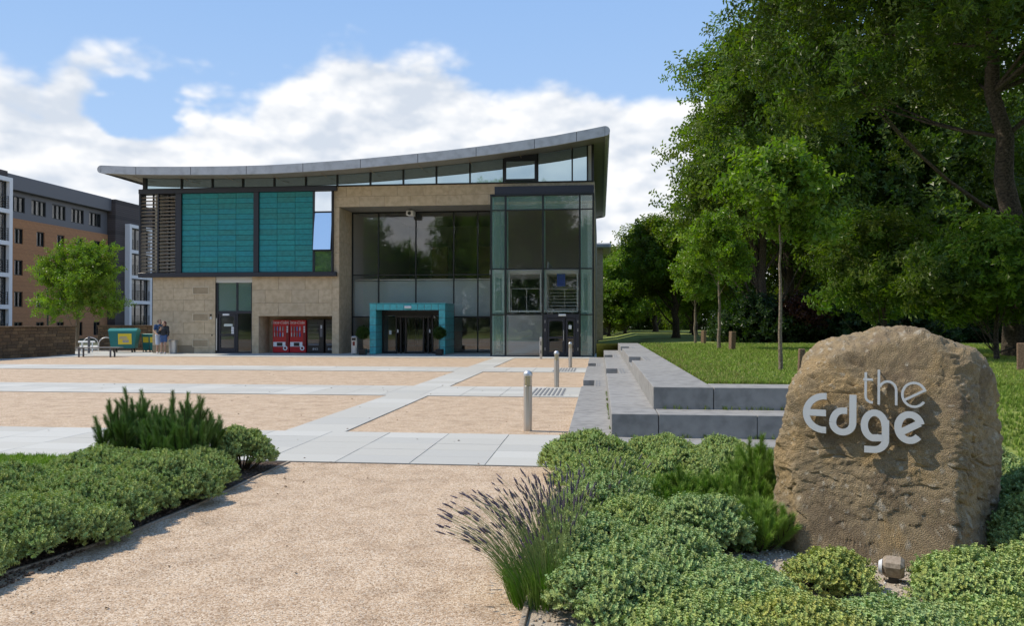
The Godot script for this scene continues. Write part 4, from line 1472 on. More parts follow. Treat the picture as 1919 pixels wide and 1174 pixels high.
	for lf in [[-2.49, -1.66], [-1.62, -1.15]]:
		for e in [[lf[0], lf[0] + 0.10], [lf[1] - 0.10, lf[1]]]:
			piece(Vector3(e[0], 0.06, gz - 0.03), Vector3(e[1], 1.83, gz + 0.03), "leaf_frame", M.dark_steel, GD)
		for e in [[0.06, 0.24], [0.86, 0.96], [1.70, 1.83]]:
			piece(Vector3(lf[0] + 0.10, e[0], gz - 0.03), Vector3(lf[1] - 0.10, e[1], gz + 0.03), "leaf_frame", M.dark_steel, GD)
		for e in [[0.24, 0.86], [0.96, 1.70]]:
			piece(Vector3(lf[0] + 0.10, e[0], gz - 0.008), Vector3(lf[1] - 0.10, e[1], gz + 0.008), "door_pane", M.coated_glass, GD, 0.001)
	piece(Vector3(-1.73, 0.75, gz + 0.06), Vector3(-1.70, 1.28, gz + 0.09), "pull_handle", M.brushed_steel, GD, 0.01)
	piece(Vector3(-1.95, 1.93, gz + 0.075), Vector3(-1.60, 2.03, gz + 0.15), "exit_light", M.paper, GD, 0.01)
	for e in [[-2.60, 0.3], [-2.60, 1.2], [-2.60, 1.6], [-1.05, 0.3], [-1.05, 1.2], [-1.05, 1.6]]:
		piece(Vector3(e[0], e[1], gz + 0.072), Vector3(e[0] + 0.02, e[1] + 0.14, gz + 0.09), "hinge", M.brushed_steel, GD, 0.003)
	piece(Vector3(-1.48, 1.32, gz + 0.012), Vector3(-1.34, 1.50, gz + 0.017), "door_notice", M.paper, GD, 0.001)
	var tx := TextMesh.new()
	tx.text = "Edge"
	tx.font = font("Droid Sans")
	tx.font_size = 48
	tx.pixel_size = 0.30 / 48.0
	tx.depth = 0.004
	part(tx, "lettering", M.paper, B, Vector3(-3.55, 1.45, -40.44))


func font(n: String) -> SystemFont:
	var f := SystemFont.new()
	f.font_names = PackedStringArray([n])
	return f


# ------------------------------------------------------------------ boulder and its lettering
const FACE_TURN := 0.36
const FACE_LEAN := 0.21


func make_boulder() -> void:
	var ctr := Vector3(2.03, 0.80, -6.22)
	var t := thing("boulder", "big tan sandstone boulder carrying steel letters, standing in the shrub bed", "boulder", Vector3(ctr.x, 0, ctr.z))
	var c := ctr
	var pl := []  # [normal, point]
	var a := Vector3(1.33, 0, -6.0)
	var nf := Vector3(-sin(FACE_TURN) * cos(FACE_LEAN), sin(FACE_LEAN), cos(FACE_TURN) * cos(FACE_LEAN))
	pl.append([nf, a])
	pl.append([Vector3(0.70, 0.03, 0.71), Vector3(2.37, 0.5, -5.66)])
	pl.append([Vector3(0.94, -0.02, 0.33), Vector3(2.83, 0.8, -6.0)])
	pl.append([Vector3(0.90, 0.10, -0.42), Vector3(2.95, 0.6, -6.35)])
	pl.append([Vector3(0.15, 0.12, -0.98), Vector3(2.2, 0.4, -6.85)])
	pl.append([Vector3(-0.985, 0.02, 0.17), Vector3(1.375, 0.6, -6.05)])
	pl.append([Vector3(-0.80, 0.12, -0.58), Vector3(1.42, 0.6, -6.5)])
	pl.append([Vector3(-0.50, 0.86, 0.10), Vector3(1.42, 1.31, -6.12)])
	pl.append([Vector3(-0.36, 0.90, 0.22), Vector3(2.0, 1.56, -6.1)])
	pl.append([Vector3(0.34, 0.92, 0.18), Vector3(2.34, 1.68, -6.25)])
	pl.append([Vector3(0.10, 0.90, -0.42), Vector3(2.2, 1.66, -6.45)])
	pl.append([Vector3(0.74, 0.62, 0.25), Vector3(2.82, 1.40, -6.15)])
	pl.append([Vector3(0, -1, 0), Vector3(2, -0.15, -6.2)])
	for p in pl:
		p[0] = p[0].normalized()
		p.append(p[0].dot(p[1] - c))
	# chipped corners: many small facets cut just below the main planes, the lettered face spared
	rng.seed = 55
	var body := PackedVector3Array()
	for k in 2500:
		var nd := rnd_dir()
		var best := 1e9
		for p in pl:
			var q: float = p[0].dot(nd)
			if q > 0.001:
				best = minf(best, p[2] / q)
		body.append(nd * best)
	for k in 170:
		var nd := rnd_dir()
		if nf.dot(nd) > 0.93 or nd.y < -0.4:
			continue
		var reach := 0.0
		for q in body:
			reach = maxf(reach, nd.dot(q))
		pl.append([nd, c, reach - rng.randf_range(0.0, 0.042)])
	var n1 := FastNoiseLite.new()
	n1.seed = 3; n1.frequency = 1.7; n1.fractal_octaves = 5
	var n2 := FastNoiseLite.new()
	n2.seed = 8; n2.frequency = 2.6; n2.fractal_type = FastNoiseLite.FRACTAL_RIDGED; n2.fractal_octaves = 3
	var n3 := FastNoiseLite.new()
	n3.seed = 14; n3.frequency = 26.0; n3.fractal_octaves = 3
	var n4 := FastNoiseLite.new()
	n4.seed = 19; n4.frequency = 2.4; n4.fractal_octaves = 4
	var n5 := FastNoiseLite.new()
	n5.seed = 27; n5.frequency = 11.0; n5.fractal_octaves = 4
	var res := 170
	var verts := PackedVector3Array()
	var cols := PackedColorArray()
	var idx := PackedInt32Array()
	var fw := [[Vector3.RIGHT, Vector3.UP, Vector3.BACK], [Vector3.LEFT, Vector3.UP, Vector3.FORWARD], [Vector3.BACK, Vector3.UP, Vector3.LEFT], [Vector3.FORWARD, Vector3.UP, Vector3.RIGHT], [Vector3.UP, Vector3.BACK, Vector3.RIGHT], [Vector3.DOWN, Vector3.BACK, Vector3.LEFT]]
	for f in fw:
		var start := verts.size()
		for i in res + 1:
			for j in res + 1:
				var u := tan((float(i) / res - 0.5) * PI / 2)
				var w := tan((float(j) / res - 0.5) * PI / 2)
				var d: Vector3 = (f[0] + f[1] * w + f[2] * u).normalized()
				var sum := 0.0
				for p in pl:
					var q: float = p[0].dot(d) / p[2]
					if q > 0.0:
						sum += pow(q, 60.0)
				var r := pow(sum, -1.0 / 60.0)
				var pos := d * r
				var k := pos + c
				var bed := Vector3(k.x * 0.75 - k.y * 0.2, k.y * 2.2 + k.x * 0.5, k.z * 0.9)
				var rough := 0.050 * n1.get_noise_3dv(k) + 0.007 * (n2.get_noise_3dv(bed) - 0.15) + 0.016 * n3.get_noise_3dv(k * 0.45)
				# open cracks along the bedding
				rough -= 0.020 * smoothstep(0.72, 0.90, n2.get_noise_3dv(bed * 0.62 + Vector3(5, 2, 1)))
				# flatter where the letters are fixed
				var fl: float = clampf(pl[0][0].dot(d) * 1.5 - 0.35, 0.0, 1.0)
				rough *= lerpf(1.3, 0.55, fl)
				pos += d * (rough - 0.012)
				verts.append(pos + Vector3(0, c.y, 0))
				# colour: tan stone, ochre and dark stains, pale lichen in spots
				var s1 := n4.get_noise_3dv(k)
				var s2 := n5.get_noise_3dv(k)
				var s3 := n3.get_noise_3dv(k)
				var col := Vector3(0.40, 0.312, 0.192)
				col = col.lerp(Vector3(0.49, 0.355, 0.185), smoothstep(0.0, 0.5, s1))
				col = col.lerp(Vector3(0.20, 0.148, 0.098), 0.6 * smoothstep(0.05, 0.5, -s1 + 0.35 * s2))
				col = col.lerp(Vector3(0.60, 0.54, 0.43), 0.8 * smoothstep(0.10, 0.26, s2 - 0.24 + 0.30 * n4.get_noise_3dv(k * 0.6 + Vector3(9, 0, 0))))
				col *= 1.0 + 0.22 * s3
				cols.append(Color(col.x, col.y, col.z))
		for i in res:
			for j in res:
				var o := start + i * (res + 1) + j
				idx.append_array([o, o + 1, o + res + 2, o, o + res + 2, o + res + 1])
	var nrm := PackedVector3Array()
	nrm.resize(verts.size())
	for i in range(0, idx.size(), 3):
		var p0 := verts[idx[i]]
		var nn := (verts[idx[i + 1]] - p0).cross(verts[idx[i + 2]] - p0)
		if nn.dot(p0 - Vector3(0, c.y, 0)) < 0:
			nn = -nn
		for s in 3:
			nrm[idx[i + s]] += nn
	for i in range(0, idx.size(), 3):
		var p0 := verts[idx[i]]
		var g := (verts[idx[i + 1]] - p0).cross(verts[idx[i + 2]] - p0)
		if g.dot(p0 - Vector3(0, c.y, 0)) > 0:
			var s := idx[i + 1]
			idx[i + 1] = idx[i + 2]
			idx[i + 2] = s
	for i in nrm.size():
		nrm[i] = nrm[i].normalized()
	var arr := []
	arr.resize(Mesh.ARRAY_MAX)
	arr[Mesh.ARRAY_VERTEX] = verts
	arr[Mesh.ARRAY_NORMAL] = nrm
	arr[Mesh.ARRAY_COLOR] = cols
	arr[Mesh.ARRAY_INDEX] = idx
	var am := ArrayMesh.new()
	am.add_surface_from_arrays(Mesh.PRIMITIVE_TRIANGLES, arr)
	var rm := mat("boulder_stone", Color.WHITE, 0.92)
	rm.vertex_color_use_as_albedo = true
	tri_map(rm, ntex(0.10, 5, [[0.2, Color(0.52, 0.50, 0.47)], [0.42, Color(0.86, 0.85, 0.83)], [0.6, Color(0.97, 0.96, 0.95)], [0.85, Color(1, 1, 1)]], 140, 1024), 0.62)
	bump(rm, ntex(0.06, 6, [], 141, 1024), 1.6)
	part(am, "stone", rm, t)


func stroke(b: MB, line: Array, w: float, z0: float, z1: float) -> void:
	# a flat ribbon of width w along a 2D line, given thickness from z0 to z1
	var n := line.size()
	var l := []
	var r := []
	for i in n:
		var d: Vector2
		if i == 0:
			d = (line[1] - line[0]).normalized()
		elif i == n - 1:
			d = (line[i] - line[i - 1]).normalized()
		else:
			d = ((line[i] - line[i - 1]).normalized() + (line[i + 1] - line[i]).normalized()).normalized()
		var s := Vector2(-d.y, d.x) * w * 0.5
		l.append(line[i] + s)
		r.append(line[i] - s)
	var v3 := func(p: Vector2, z: float) -> Vector3: return Vector3(p.x, p.y, z)
	for i in n - 1:
		b.face([v3.call(l[i], z1), v3.call(l[i + 1], z1), v3.call(r[i + 1], z1), v3.call(r[i], z1)], Vector3.BACK)
		b.face([v3.call(l[i], z0), v3.call(l[i + 1], z0), v3.call(r[i + 1], z0), v3.call(r[i], z0)], Vector3.FORWARD)
		var ol: Vector2 = (l[i] - r[i]).normalized()
		b.face([v3.call(l[i], z0), v3.call(l[i + 1], z0), v3.call(l[i + 1], z1), v3.call(l[i], z1)], Vector3(ol.x, ol.y, 0))
		b.face([v3.call(r[i], z0), v3.call(r[i + 1], z0), v3.call(r[i + 1], z1), v3.call(r[i], z1)], -Vector3(ol.x, ol.y, 0))
	for e in [0, n - 1]:
		var d2: Vector2 = (line[0] - line[1]) if e == 0 else (line[n - 1] - line[n - 2])
		b.face([v3.call(l[e], z0), v3.call(r[e], z0), v3.call(r[e], z1), v3.call(l[e], z1)], Vector3(d2.x, d2.y, 0))


func arc(cx: float, cy: float, rx: float, ry: float, a0: float, a1: float, k := 20) -> Array:
	var p := []
	for i in k + 1:
		var a := deg_to_rad(lerpf(a0, a1, float(i) / k))
		p.append(Vector2(cx + cos(a) * rx, cy + sin(a) * ry))
	return p


func make_lettering() -> void:
	var t := thing("sign_lettering", "brushed steel letters reading the Edge, fixed to the tan boulder", "sign", Vector3(1.33, 0, -6.0))
	t.basis = Basis(Vector3.UP, -FACE_TURN) * Basis(Vector3.RIGHT, -FACE_LEAN)
	t.position += t.basis * Vector3(-0.018, 0.01, 0.0)
	var z0 := 0.030
	var z1 := 0.060
	var w := 0.047
	var tw := 0.0165
	var letters := []
	# E: an open rounded form with a middle bar
	letters.append(["letter_e_capital", [arc(0.272, 1.029, 0.125, 0.1235, 90, 270, 26), [Vector2(0.272, 1.1525), Vector2(0.285, 1.1525)], [Vector2(0.272, 0.9055), Vector2(0.285, 0.9055)], [Vector2(0.168, 1.029), Vector2(0.282, 1.029)]], w])
	# d
	letters.append(["letter_d", [[Vector2(0.463, 1.17), Vector2(0.463, 0.95)], arc(0.396, 0.966, 0.067, 0.068, 0, -180, 18), arc(0.396, 0.966, 0.067, 0.086, 180, 90, 10) + [Vector2(0.425, 1.052)]], w])
	# g
	letters.append(["letter_g", [arc(0.606, 0.958, 0.067, 0.090, -60, -360, 26), [Vector2(0.676, 1.0), Vector2(0.676, 0.86)], arc(0.600, 0.86, 0.076, 0.072, 0, -90, 12) + [Vector2(0.540, 0.788)], [Vector2(0.600, 0.872), Vector2(0.655, 0.872)]], w])
	# e
	letters.append(["letter_e", [arc(0.828, 0.957, 0.073, 0.090, 15, 318, 30), [Vector2(0.778, 0.923), Vector2(0.892, 0.990)]], w])
	# thin "the"
	letters.append(["letter_t", [[Vector2(0.546, 1.337), Vector2(0.546, 1.165)] , arc(0.590, 1.165, 0.044, 0.044, 180, 275, 10), [Vector2(0.530, 1.285), Vector2(0.594, 1.285)]], tw])
	letters.append(["letter_h", [[Vector2(0.632, 1.358), Vector2(0.632, 1.108)], [Vector2(0.744, 1.108), Vector2(0.744, 1.215)], arc(0.690, 1.215, 0.054, 0.060, 0, 160, 14)], tw])
	letters.append(["letter_e_thin", [arc(0.857, 1.187, 0.074, 0.084, 18, 325, 30), [Vector2(0.800, 1.150), Vector2(0.922, 1.219)]], tw])
	for l in letters:
		var b := MB.new()
		var k := 0
		for line in l[1]:
			stroke(b, line, l[2], z0, z1 + 0.0006 * k)
			k += 1
		# pins into the stone
		for q in [0, l[1][0].size() - 1]:
			var p: Vector2 = l[1][0][q]
			b.tube(PackedVector3Array([Vector3(p.x, p.y, -0.06), Vector3(p.x, p.y, z0 + 0.005)]), PackedFloat32Array([0.005, 0.005]), 6)
		part(b, "letter", M.letter_steel, t)


# ------------------------------------------------------------------ street furniture
func make_bollards() -> void:
	var b := MB.new()
	b.lathe(Vector3.ZERO, [Vector2(0.0, -0.02), Vector2(0.066, -0.02), Vector2(0.066, 0.695), Vector2(0.060, 0.70), Vector2(0.0, 0.70)], 24)
	var shaft := b.done()
	b = MB.new()
	b.lathe(Vector3.ZERO, [Vector2(0.0, 0.70), Vector2(0.047, 0.70), Vector2(0.047, 0.85), Vector2(0.0, 0.85)], 18)
	var lamp := b.done()
	b = MB.new()
	for k in 4:
		var y := 0.722 + k * 0.034
		b.lathe(Vector3.ZERO, [Vector2(0.054, y - 0.005), Vector2(0.066, y - 0.005), Vector2(0.066, y + 0.005), Vector2(0.054, y + 0.005), Vector2(0.054, y - 0.005)], 24)
	for k in 8:
		var a := TAU * k / 8.0
		b.box(Vector3(cos(a) * 0.058, 0.775, sin(a) * 0.058), Vector3(0.006, 0.15, 0.006))
	var guard := b.done()
	b = MB.new()
	var pr := [Vector2(0.0, 0.848), Vector2(0.070, 0.848), Vector2(0.072, 0.87)]
	for k in 8:
		var a := PI / 2 * (k + 1) / 8.0
		pr.append(Vector2(cos(a) * 0.072, 0.87 + sin(a) * 0.066))
	b.lathe(Vector3.ZERO, pr, 24)
	var cap := b.done()
	var lab := ["stainless steel bollard light standing nearest on the gravel plaza", "stainless steel bollard light, middle of the row of three", "stainless steel bollard light farthest away, before the glass box doors"]
	var k2 := 0
	for p in [Vector3(-1.11, 0, -12.33), Vector3(-1.11, 0, -20.55), Vector3(-1.08, 0, -29.2)]:
		var t := thing("bollard_light", lab[k2], "bollard", p, 0.0, "bollard lights in a row beside the steps")
		part(shaft, "shaft", M.steel, t)
		part(lamp, "lamp_lens", M.lamp_glass, t)
		part(guard, "louvre_guard", M.steel, t)
		part(cap, "domed_cap", M.brushed_steel, t)
		k2 += 1
	# slim flat post with an oval slot
	var t2 := thing("access_post", "slim flat steel post with door button slots before the glass box", "post", Vector3(-2.62, 0, -35.6))
	b = MB.new()
	b.cbox(Vector3(0, 0.48, 0), Vector3(0.11, 1.0, 0.07), 0.03)
	part(b, "post_body", M.brushed_steel, t2)
	piece(Vector3(-0.02, 0.62, 0.036), Vector3(0.02, 0.80, 0.045), "button_plate", M.black_paint, t2)
	piece(Vector3(-0.02, 0.25, 0.036), Vector3(0.02, 0.40, 0.045), "button_plate", M.black_paint, t2)


func lettering(text: String, fnt: String, size: float, m: Material, parent: Node3D, at: Vector3, slant := 0.0, turn := 0.0) -> void:
	var tx := TextMesh.new()
	tx.text = text
	tx.font = font(fnt)
	tx.font_size = 40
	tx.pixel_size = size / 40.0
	tx.depth = 0.004
	var o := part(tx, "lettering", m, parent, at)
	o.basis = Basis(Vector3.UP, turn) * Basis(Vector3(1, 0, 0), Vector3(slant, 1, 0), Vector3(0, 0, 1))


func make_vending() -> void:
	var fz := -40.35
	var bottle_cols := [lin(0.4, 0.4, 0.42), lin(0.25, 0.3, 0.3), lin(0.08, 0.25, 0.6), lin(0.5, 0.5, 0.52)]
	for k in 4:
		bottle_cols[k] = bottle_cols[k]
	for i in 2:
		var x0 := -17.05 + i * 0.92
		var t := thing("drinks_machine", ["red drinks vending machine at the left end of the recess", "red drinks vending machine beside the black machines"][i], "vending machine", Vector3(x0 + 0.44, 0.02, fz), 0.0, "vending machines in the recess")
		var b := MB.new()
		b.cbox(Vector3(0, 0.88, -0.38), Vector3(0.88, 1.70, 0.76), 0.02)
		part(b, "cabinet", M.red_paint, t)
		piece(Vector3(-0.42, 0, -0.72), Vector3(0.42, 0.04, -0.04), "plinth", M.black_paint, t)
		piece(Vector3(0.30, 0.35, 0.002), Vector3(0.42, 1.45, 0.02), "control_column", M.dark_red, t)
		for k in 4:
			piece(Vector3(0.325, 1.08 + k * 0.09, 0.021), Vector3(0.40, 1.14 + k * 0.09, 0.03), "keypad", M.paper, t, 0.002)
		for r in 2:
			for k in 4:
				var bt := MB.new()
				bt.lathe(Vector3.ZERO, [Vector2(0.0, 0), Vector2(0.028, 0), Vector2(0.03, 0.12), Vector2(0.026, 0.17), Vector2(0.012, 0.22), Vector2(0.012, 0.25), Vector2(0, 0.25)], 10)
				part(bt, "bottle_display", [M.bottle_0, M.bottle_1, M.bottle_2, M.bottle_3][(k + i * 3 + r) % 4], t, Vector3(-0.32 + k * 0.15, 0.86 + r * 0.30, 0.03))
		piece(Vector3(-0.40, 0.34, 0.002), Vector3(0.26, 0.58, 0.022), "label_band", M.paper, t, 0.005)
		piece(Vector3(-0.20, 0.37, 0.023), Vector3(0.10, 0.55, 0.034), "delivery_hatch", M.black_paint, t, 0.005)
		lettering("Coca-Cola", "Droid Serif", 0.195, M.paper, t, Vector3(-0.06, 1.60, 0.008), 0.28)
		var ring := MB.new()
		ring.tube(PackedVector3Array([Vector3(0.25, 0.26, 0.0), Vector3(0.25, 0.26, 0.026)]), PackedFloat32Array([0.12, 0.12]), 18)
		part(ring, "round_badge", M.paper, t)
		ring = MB.new()
		ring.tube(PackedVector3Array([Vector3(0.25, 0.26, 0.01), Vector3(0.25, 0.26, 0.030)]), PackedFloat32Array([0.065, 0.065]), 16)
		part(ring, "badge_centre", M.dark_red, t)
	for i in 2:
		var x0 := -15.20 + i * 0.98
		var wd := 0.92 if i == 0 else 0.60
		var t := thing("snack_machine", ["black snack vending machine in the middle of the recess", "black snack vending machine at the right end of the recess"][i], "vending machine", Vector3(x0, 0.02, fz), 0.0, "vending machines in the recess")
		if i == 1:
			wd = 0.60
		var b := MB.new()
		b.cbox(Vector3(wd * 0.5, 0.90, -0.38), Vector3(wd - 0.02, 1.72, 0.74), 0.02)
		part(b, "cabinet", M.black_paint, t)
		piece(Vector3(0.03, 0, -0.7), Vector3(wd - 0.03, 0.05, -0.04), "plinth", M.black_frame, t)
		piece(Vector3(0.06, 0.52, -0.008), Vector3(wd * 0.72, 1.66, 0.006), "display_window", M.coated_glass, t, 0.001)
		for k in 5:
			piece(Vector3(0.07, 0.66 + k * 0.2, -0.007), Vector3(wd * 0.71, 0.675 + k * 0.2, 0.004), "shelf_edge", M.grey_metal, t, 0.001)
		piece(Vector3(wd * 0.78, 0.85, 0.001), Vector3(wd * 0.92, 1.5, 0.012), "coin_panel", M.grey_metal, t)
		for y in [1.38, 1.30]:
			piece(Vector3(wd * 0.81, y, 0.013), Vector3(wd * 0.89, y + 0.06, 0.018), "coin_slot", M.paper, t, 0.001)
		piece(Vector3(0.08, 0.40, 0.0), Vector3(wd * 0.7, 0.50, 0.014), "delivery_flap", M.grey_metal, t)
		lettering("@ %s" % ("£2" if i == 0 else "£1"), "Droid Sans", 0.13, M.paper, t, Vector3(wd * 0.5, 0.22, 0.006))


func make_bins() -> void:
	# round litter bin by the wall
	var t := thing("litter_bin", "round grey metal litter bin against the sandstone wall", "bin", Vector3(-22.05, 0.018, -39.45))
	var b := MB.new()
	b.lathe(Vector3.ZERO, [Vector2(0, 0), Vector2(0.20, 0), Vector2(0.215, 0.62), Vector2(0.20, 0.63)], 22)
	part(b, "drum", M.brushed_steel, t)
	b = MB.new()
	b.lathe(Vector3.ZERO, [Vector2(0.20, 0.62), Vector2(0.255, 0.63), Vector2(0.258, 0.68), Vector2(0.225, 0.71), Vector2(0.14, 0.71), Vector2(0.13, 0.60)], 22)
	part(b, "rim", M.steel, t)
	# slim cabinet bin by the pier
	t = thing("cabinet_bin", "slim steel cabinet bin with two openings beside the stone pier", "bin", Vector3(-12.30, 0.018, -39.3))
	b = MB.new()
	b.cbox(Vector3(0, 0.46, 0), Vector3(0.30, 0.92, 0.34), 0.05)
	part(b, "cabinet", M.brushed_steel, t)
	piece(Vector3(-0.10, 0.70, 0.165), Vector3(0.10, 0.84, 0.177), "opening", M.black_paint, t)
	piece(Vector3(-0.06, 0.44, 0.165), Vector3(0.06, 0.65, 0.175), "cigarette_sign", M.dark_red, t)
	# topiary in pots either side of the entrance
	var lab := ["clipped ball tree in black pot, left of the teal portal", "clipped ball tree in black pot, right of the teal portal"]
	var k := 0
	for p in [Vector3(-11.72, 0.018, -38.75), Vector3(-7.84, 0.018, -38.75)]:
		t = thing("potted_tree", lab[k], "potted plant", p, 0.0, "potted ball trees at the entrance")
		b = MB.new()
		b.cbox(Vector3(0, 0.15, 0), Vector3(0.36, 0.30, 0.36), 0.03)
		part(b, "pot", M.black_paint, t)
		b = MB.new()
		b.tube(PackedVector3Array([Vector3(0, 0.28, 0), Vector3(0.01, 0.7, 0), Vector3(0, 1.15, 0)]), PackedFloat32Array([0.02, 0.017, 0.014]), 7)
		part(b, "stem", M.bark, t)
		rng.seed = 500 + k
		var buf := PackedFloat32Array()
		for i in 420:
			var d := rnd_dir()
			var br := rng.randf_range(0.7, 1.3)
			put(buf, aim(d + rnd_dir() * 0.5, rng.randf() * TAU, rng.randf_range(0.28, 0.42)), Vector3(0, 1.10, 0) + d * 0.23 * pow(rng.randf(), 0.35), Color(0.05 * br, 0.095 * br, 0.018 * br))
		many(SPRIG.broad, buf, "ball_crown", M.leaf, t)
		k += 1
	# large wheeled bin and two smaller ones
	t = thing("waste_container", "big teal four-wheeled waste container with yellow notice", "bin", Vector3(-25.45, 0.018, -40.6), 0.35)
	b = MB.new()
	var lo := [Vector3(-0.58, 0.22, 0.42), Vector3(0.58, 0.22, 0.42), Vector3(0.58, 0.22, -0.42), Vector3(-0.58, 0.22, -0.42)]
	var hi := [Vector3(-0.69, 1.12, 0.54), Vector3(0.69, 1.12, 0.54), Vector3(0.69, 1.12, -0.54), Vector3(-0.69, 1.12, -0.54)]
	for i in 4:
		var j := (i + 1) % 4
		b.face([lo[i], lo[j], hi[j], hi[i]], lo[i] + lo[j])
	b.face([lo[0], lo[1], lo[2], lo[3]], Vector3.DOWN)
	part(b, "tub", M.bin_green, t)
	b = MB.new()
	for i in 9:
		var a0 := PI * i / 9.0
		var a1 := PI * (i + 1) / 9.0
		b.face([Vector3(-0.70, 1.12 + sin(a0) * 0.17, 0.55 * cos(a0)), Vector3(0.70, 1.12 + sin(a0) * 0.17, 0.55 * cos(a0)), Vector3(0.70, 1.12 + sin(a1) * 0.17, 0.55 * cos(a1)), Vector3(-0.70, 1.12 + sin(a1) * 0.17, 0.55 * cos(a1))], Vector3(0, sin((a0 + a1) / 2), cos((a0 + a1) / 2)))
		for s in [-0.70, 0.70]:
			b.face([Vector3(s, 1.12, 0), Vector3(s, 1.12 + sin(a0) * 0.17, 0.55 * cos(a0)), Vector3(s, 1.12 + sin(a1) * 0.17, 0.55 * cos(a1))], Vector3(s, 0, 0))
	part(b, "lid", M.bin_lid, t)
	for s in [[-0.45, 0.3], [0.45, 0.3], [-0.45, -0.3], [0.45, -0.3]]:
		b = MB.new()
		b.tube(PackedVector3Array([Vector3(s[0] - 0.03, 0.10, s[1]), Vector3(s[0] + 0.03, 0.10, s[1])]), PackedFloat32Array([0.10, 0.10]), 12)
		b.span(Vector3(s[0] - 0.05, 0.10, s[1] - 0.03), Vector3(s[0] - 0.035, 0.24, s[1] + 0.03))
		part(b, "castor", M.black_paint, t)
	var stk := MB.new()
	stk.box(Vector3(0.12, 0.72, 0.497), Vector3(0.66, 0.58, 0.012), Basis(Vector3.RIGHT, 0.132))
	part(stk, "yellow_notice", M.sticker, t)
	stk = MB.new()
	stk.box(Vector3(0.16, 0.60, 0.490), Vector3(0.30, 0.14, 0.014), Basis(Vector3.RIGHT, 0.132))
	stk.box(Vector3(0.05, 0.82, 0.520), Vector3(0.34, 0.05, 0.014), Basis(Vector3.RIGHT, 0.132))
	stk.box(Vector3(0.05, 0.74, 0.509), Vector3(0.42, 0.04, 0.014), Basis(Vector3.RIGHT, 0.132))
	part(stk, "notice_print", M.bottle_0, t)
	var labs := ["small green wheelie bin next to the big container", "small green wheelie bin in the middle, yellow label", "small green wheelie bin tucked against the building corner"]
	for i in 3:
		t = thing("wheelie_bin", labs[i], "bin", Vector3(-24.58 + i * 0.46, 0.018, -41.35 + 0.1 * i), 0.1, "small green wheelie bins")
		b = MB.new()
		var l2 := [Vector3(-0.16, 0.08, 0.16), Vector3(0.16, 0.08, 0.16), Vector3(0.16, 0.08, -0.2), Vector3(-0.16, 0.08, -0.2)]
		var h2 := [Vector3(-0.22, 0.92, 0.24), Vector3(0.22, 0.92, 0.24), Vector3(0.22, 0.92, -0.26), Vector3(-0.22, 0.92, -0.26)]
		for q in 4:
			var j := (q + 1) % 4
			b.face([l2[q], l2[j], h2[j], h2[q]], l2[q] + l2[j])
		b.face([l2[0], l2[1], l2[2], l2[3]], Vector3.DOWN)
		part(b, "tub", M.bin_green, t)
		b = MB.new()
		b.cbox(Vector3(0, 0.95, -0.01), Vector3(0.48, 0.06, 0.54), 0.025)
		part(b, "lid", M.bin_lid, t)
		for s in [-0.18, 0.18]:
			b = MB.new()
			b.tube(PackedVector3Array([Vector3(s - 0.02, 0.08, -0.2), Vector3(s + 0.02, 0.08, -0.2)]), PackedFloat32Array([0.085, 0.085]), 12)
			b.span(Vector3(s - 0.02, 0.0, 0.10), Vector3(s + 0.02, 0.09, 0.14))
			part(b, "wheel", M.black_paint, t)
		stk = MB.new()
		stk.box(Vector3(0, 0.66, 0.224), Vector3(0.30, 0.30, 0.012), Basis(Vector3.RIGHT, 0.095))
		part(stk, "yellow_label", M.sticker, t)


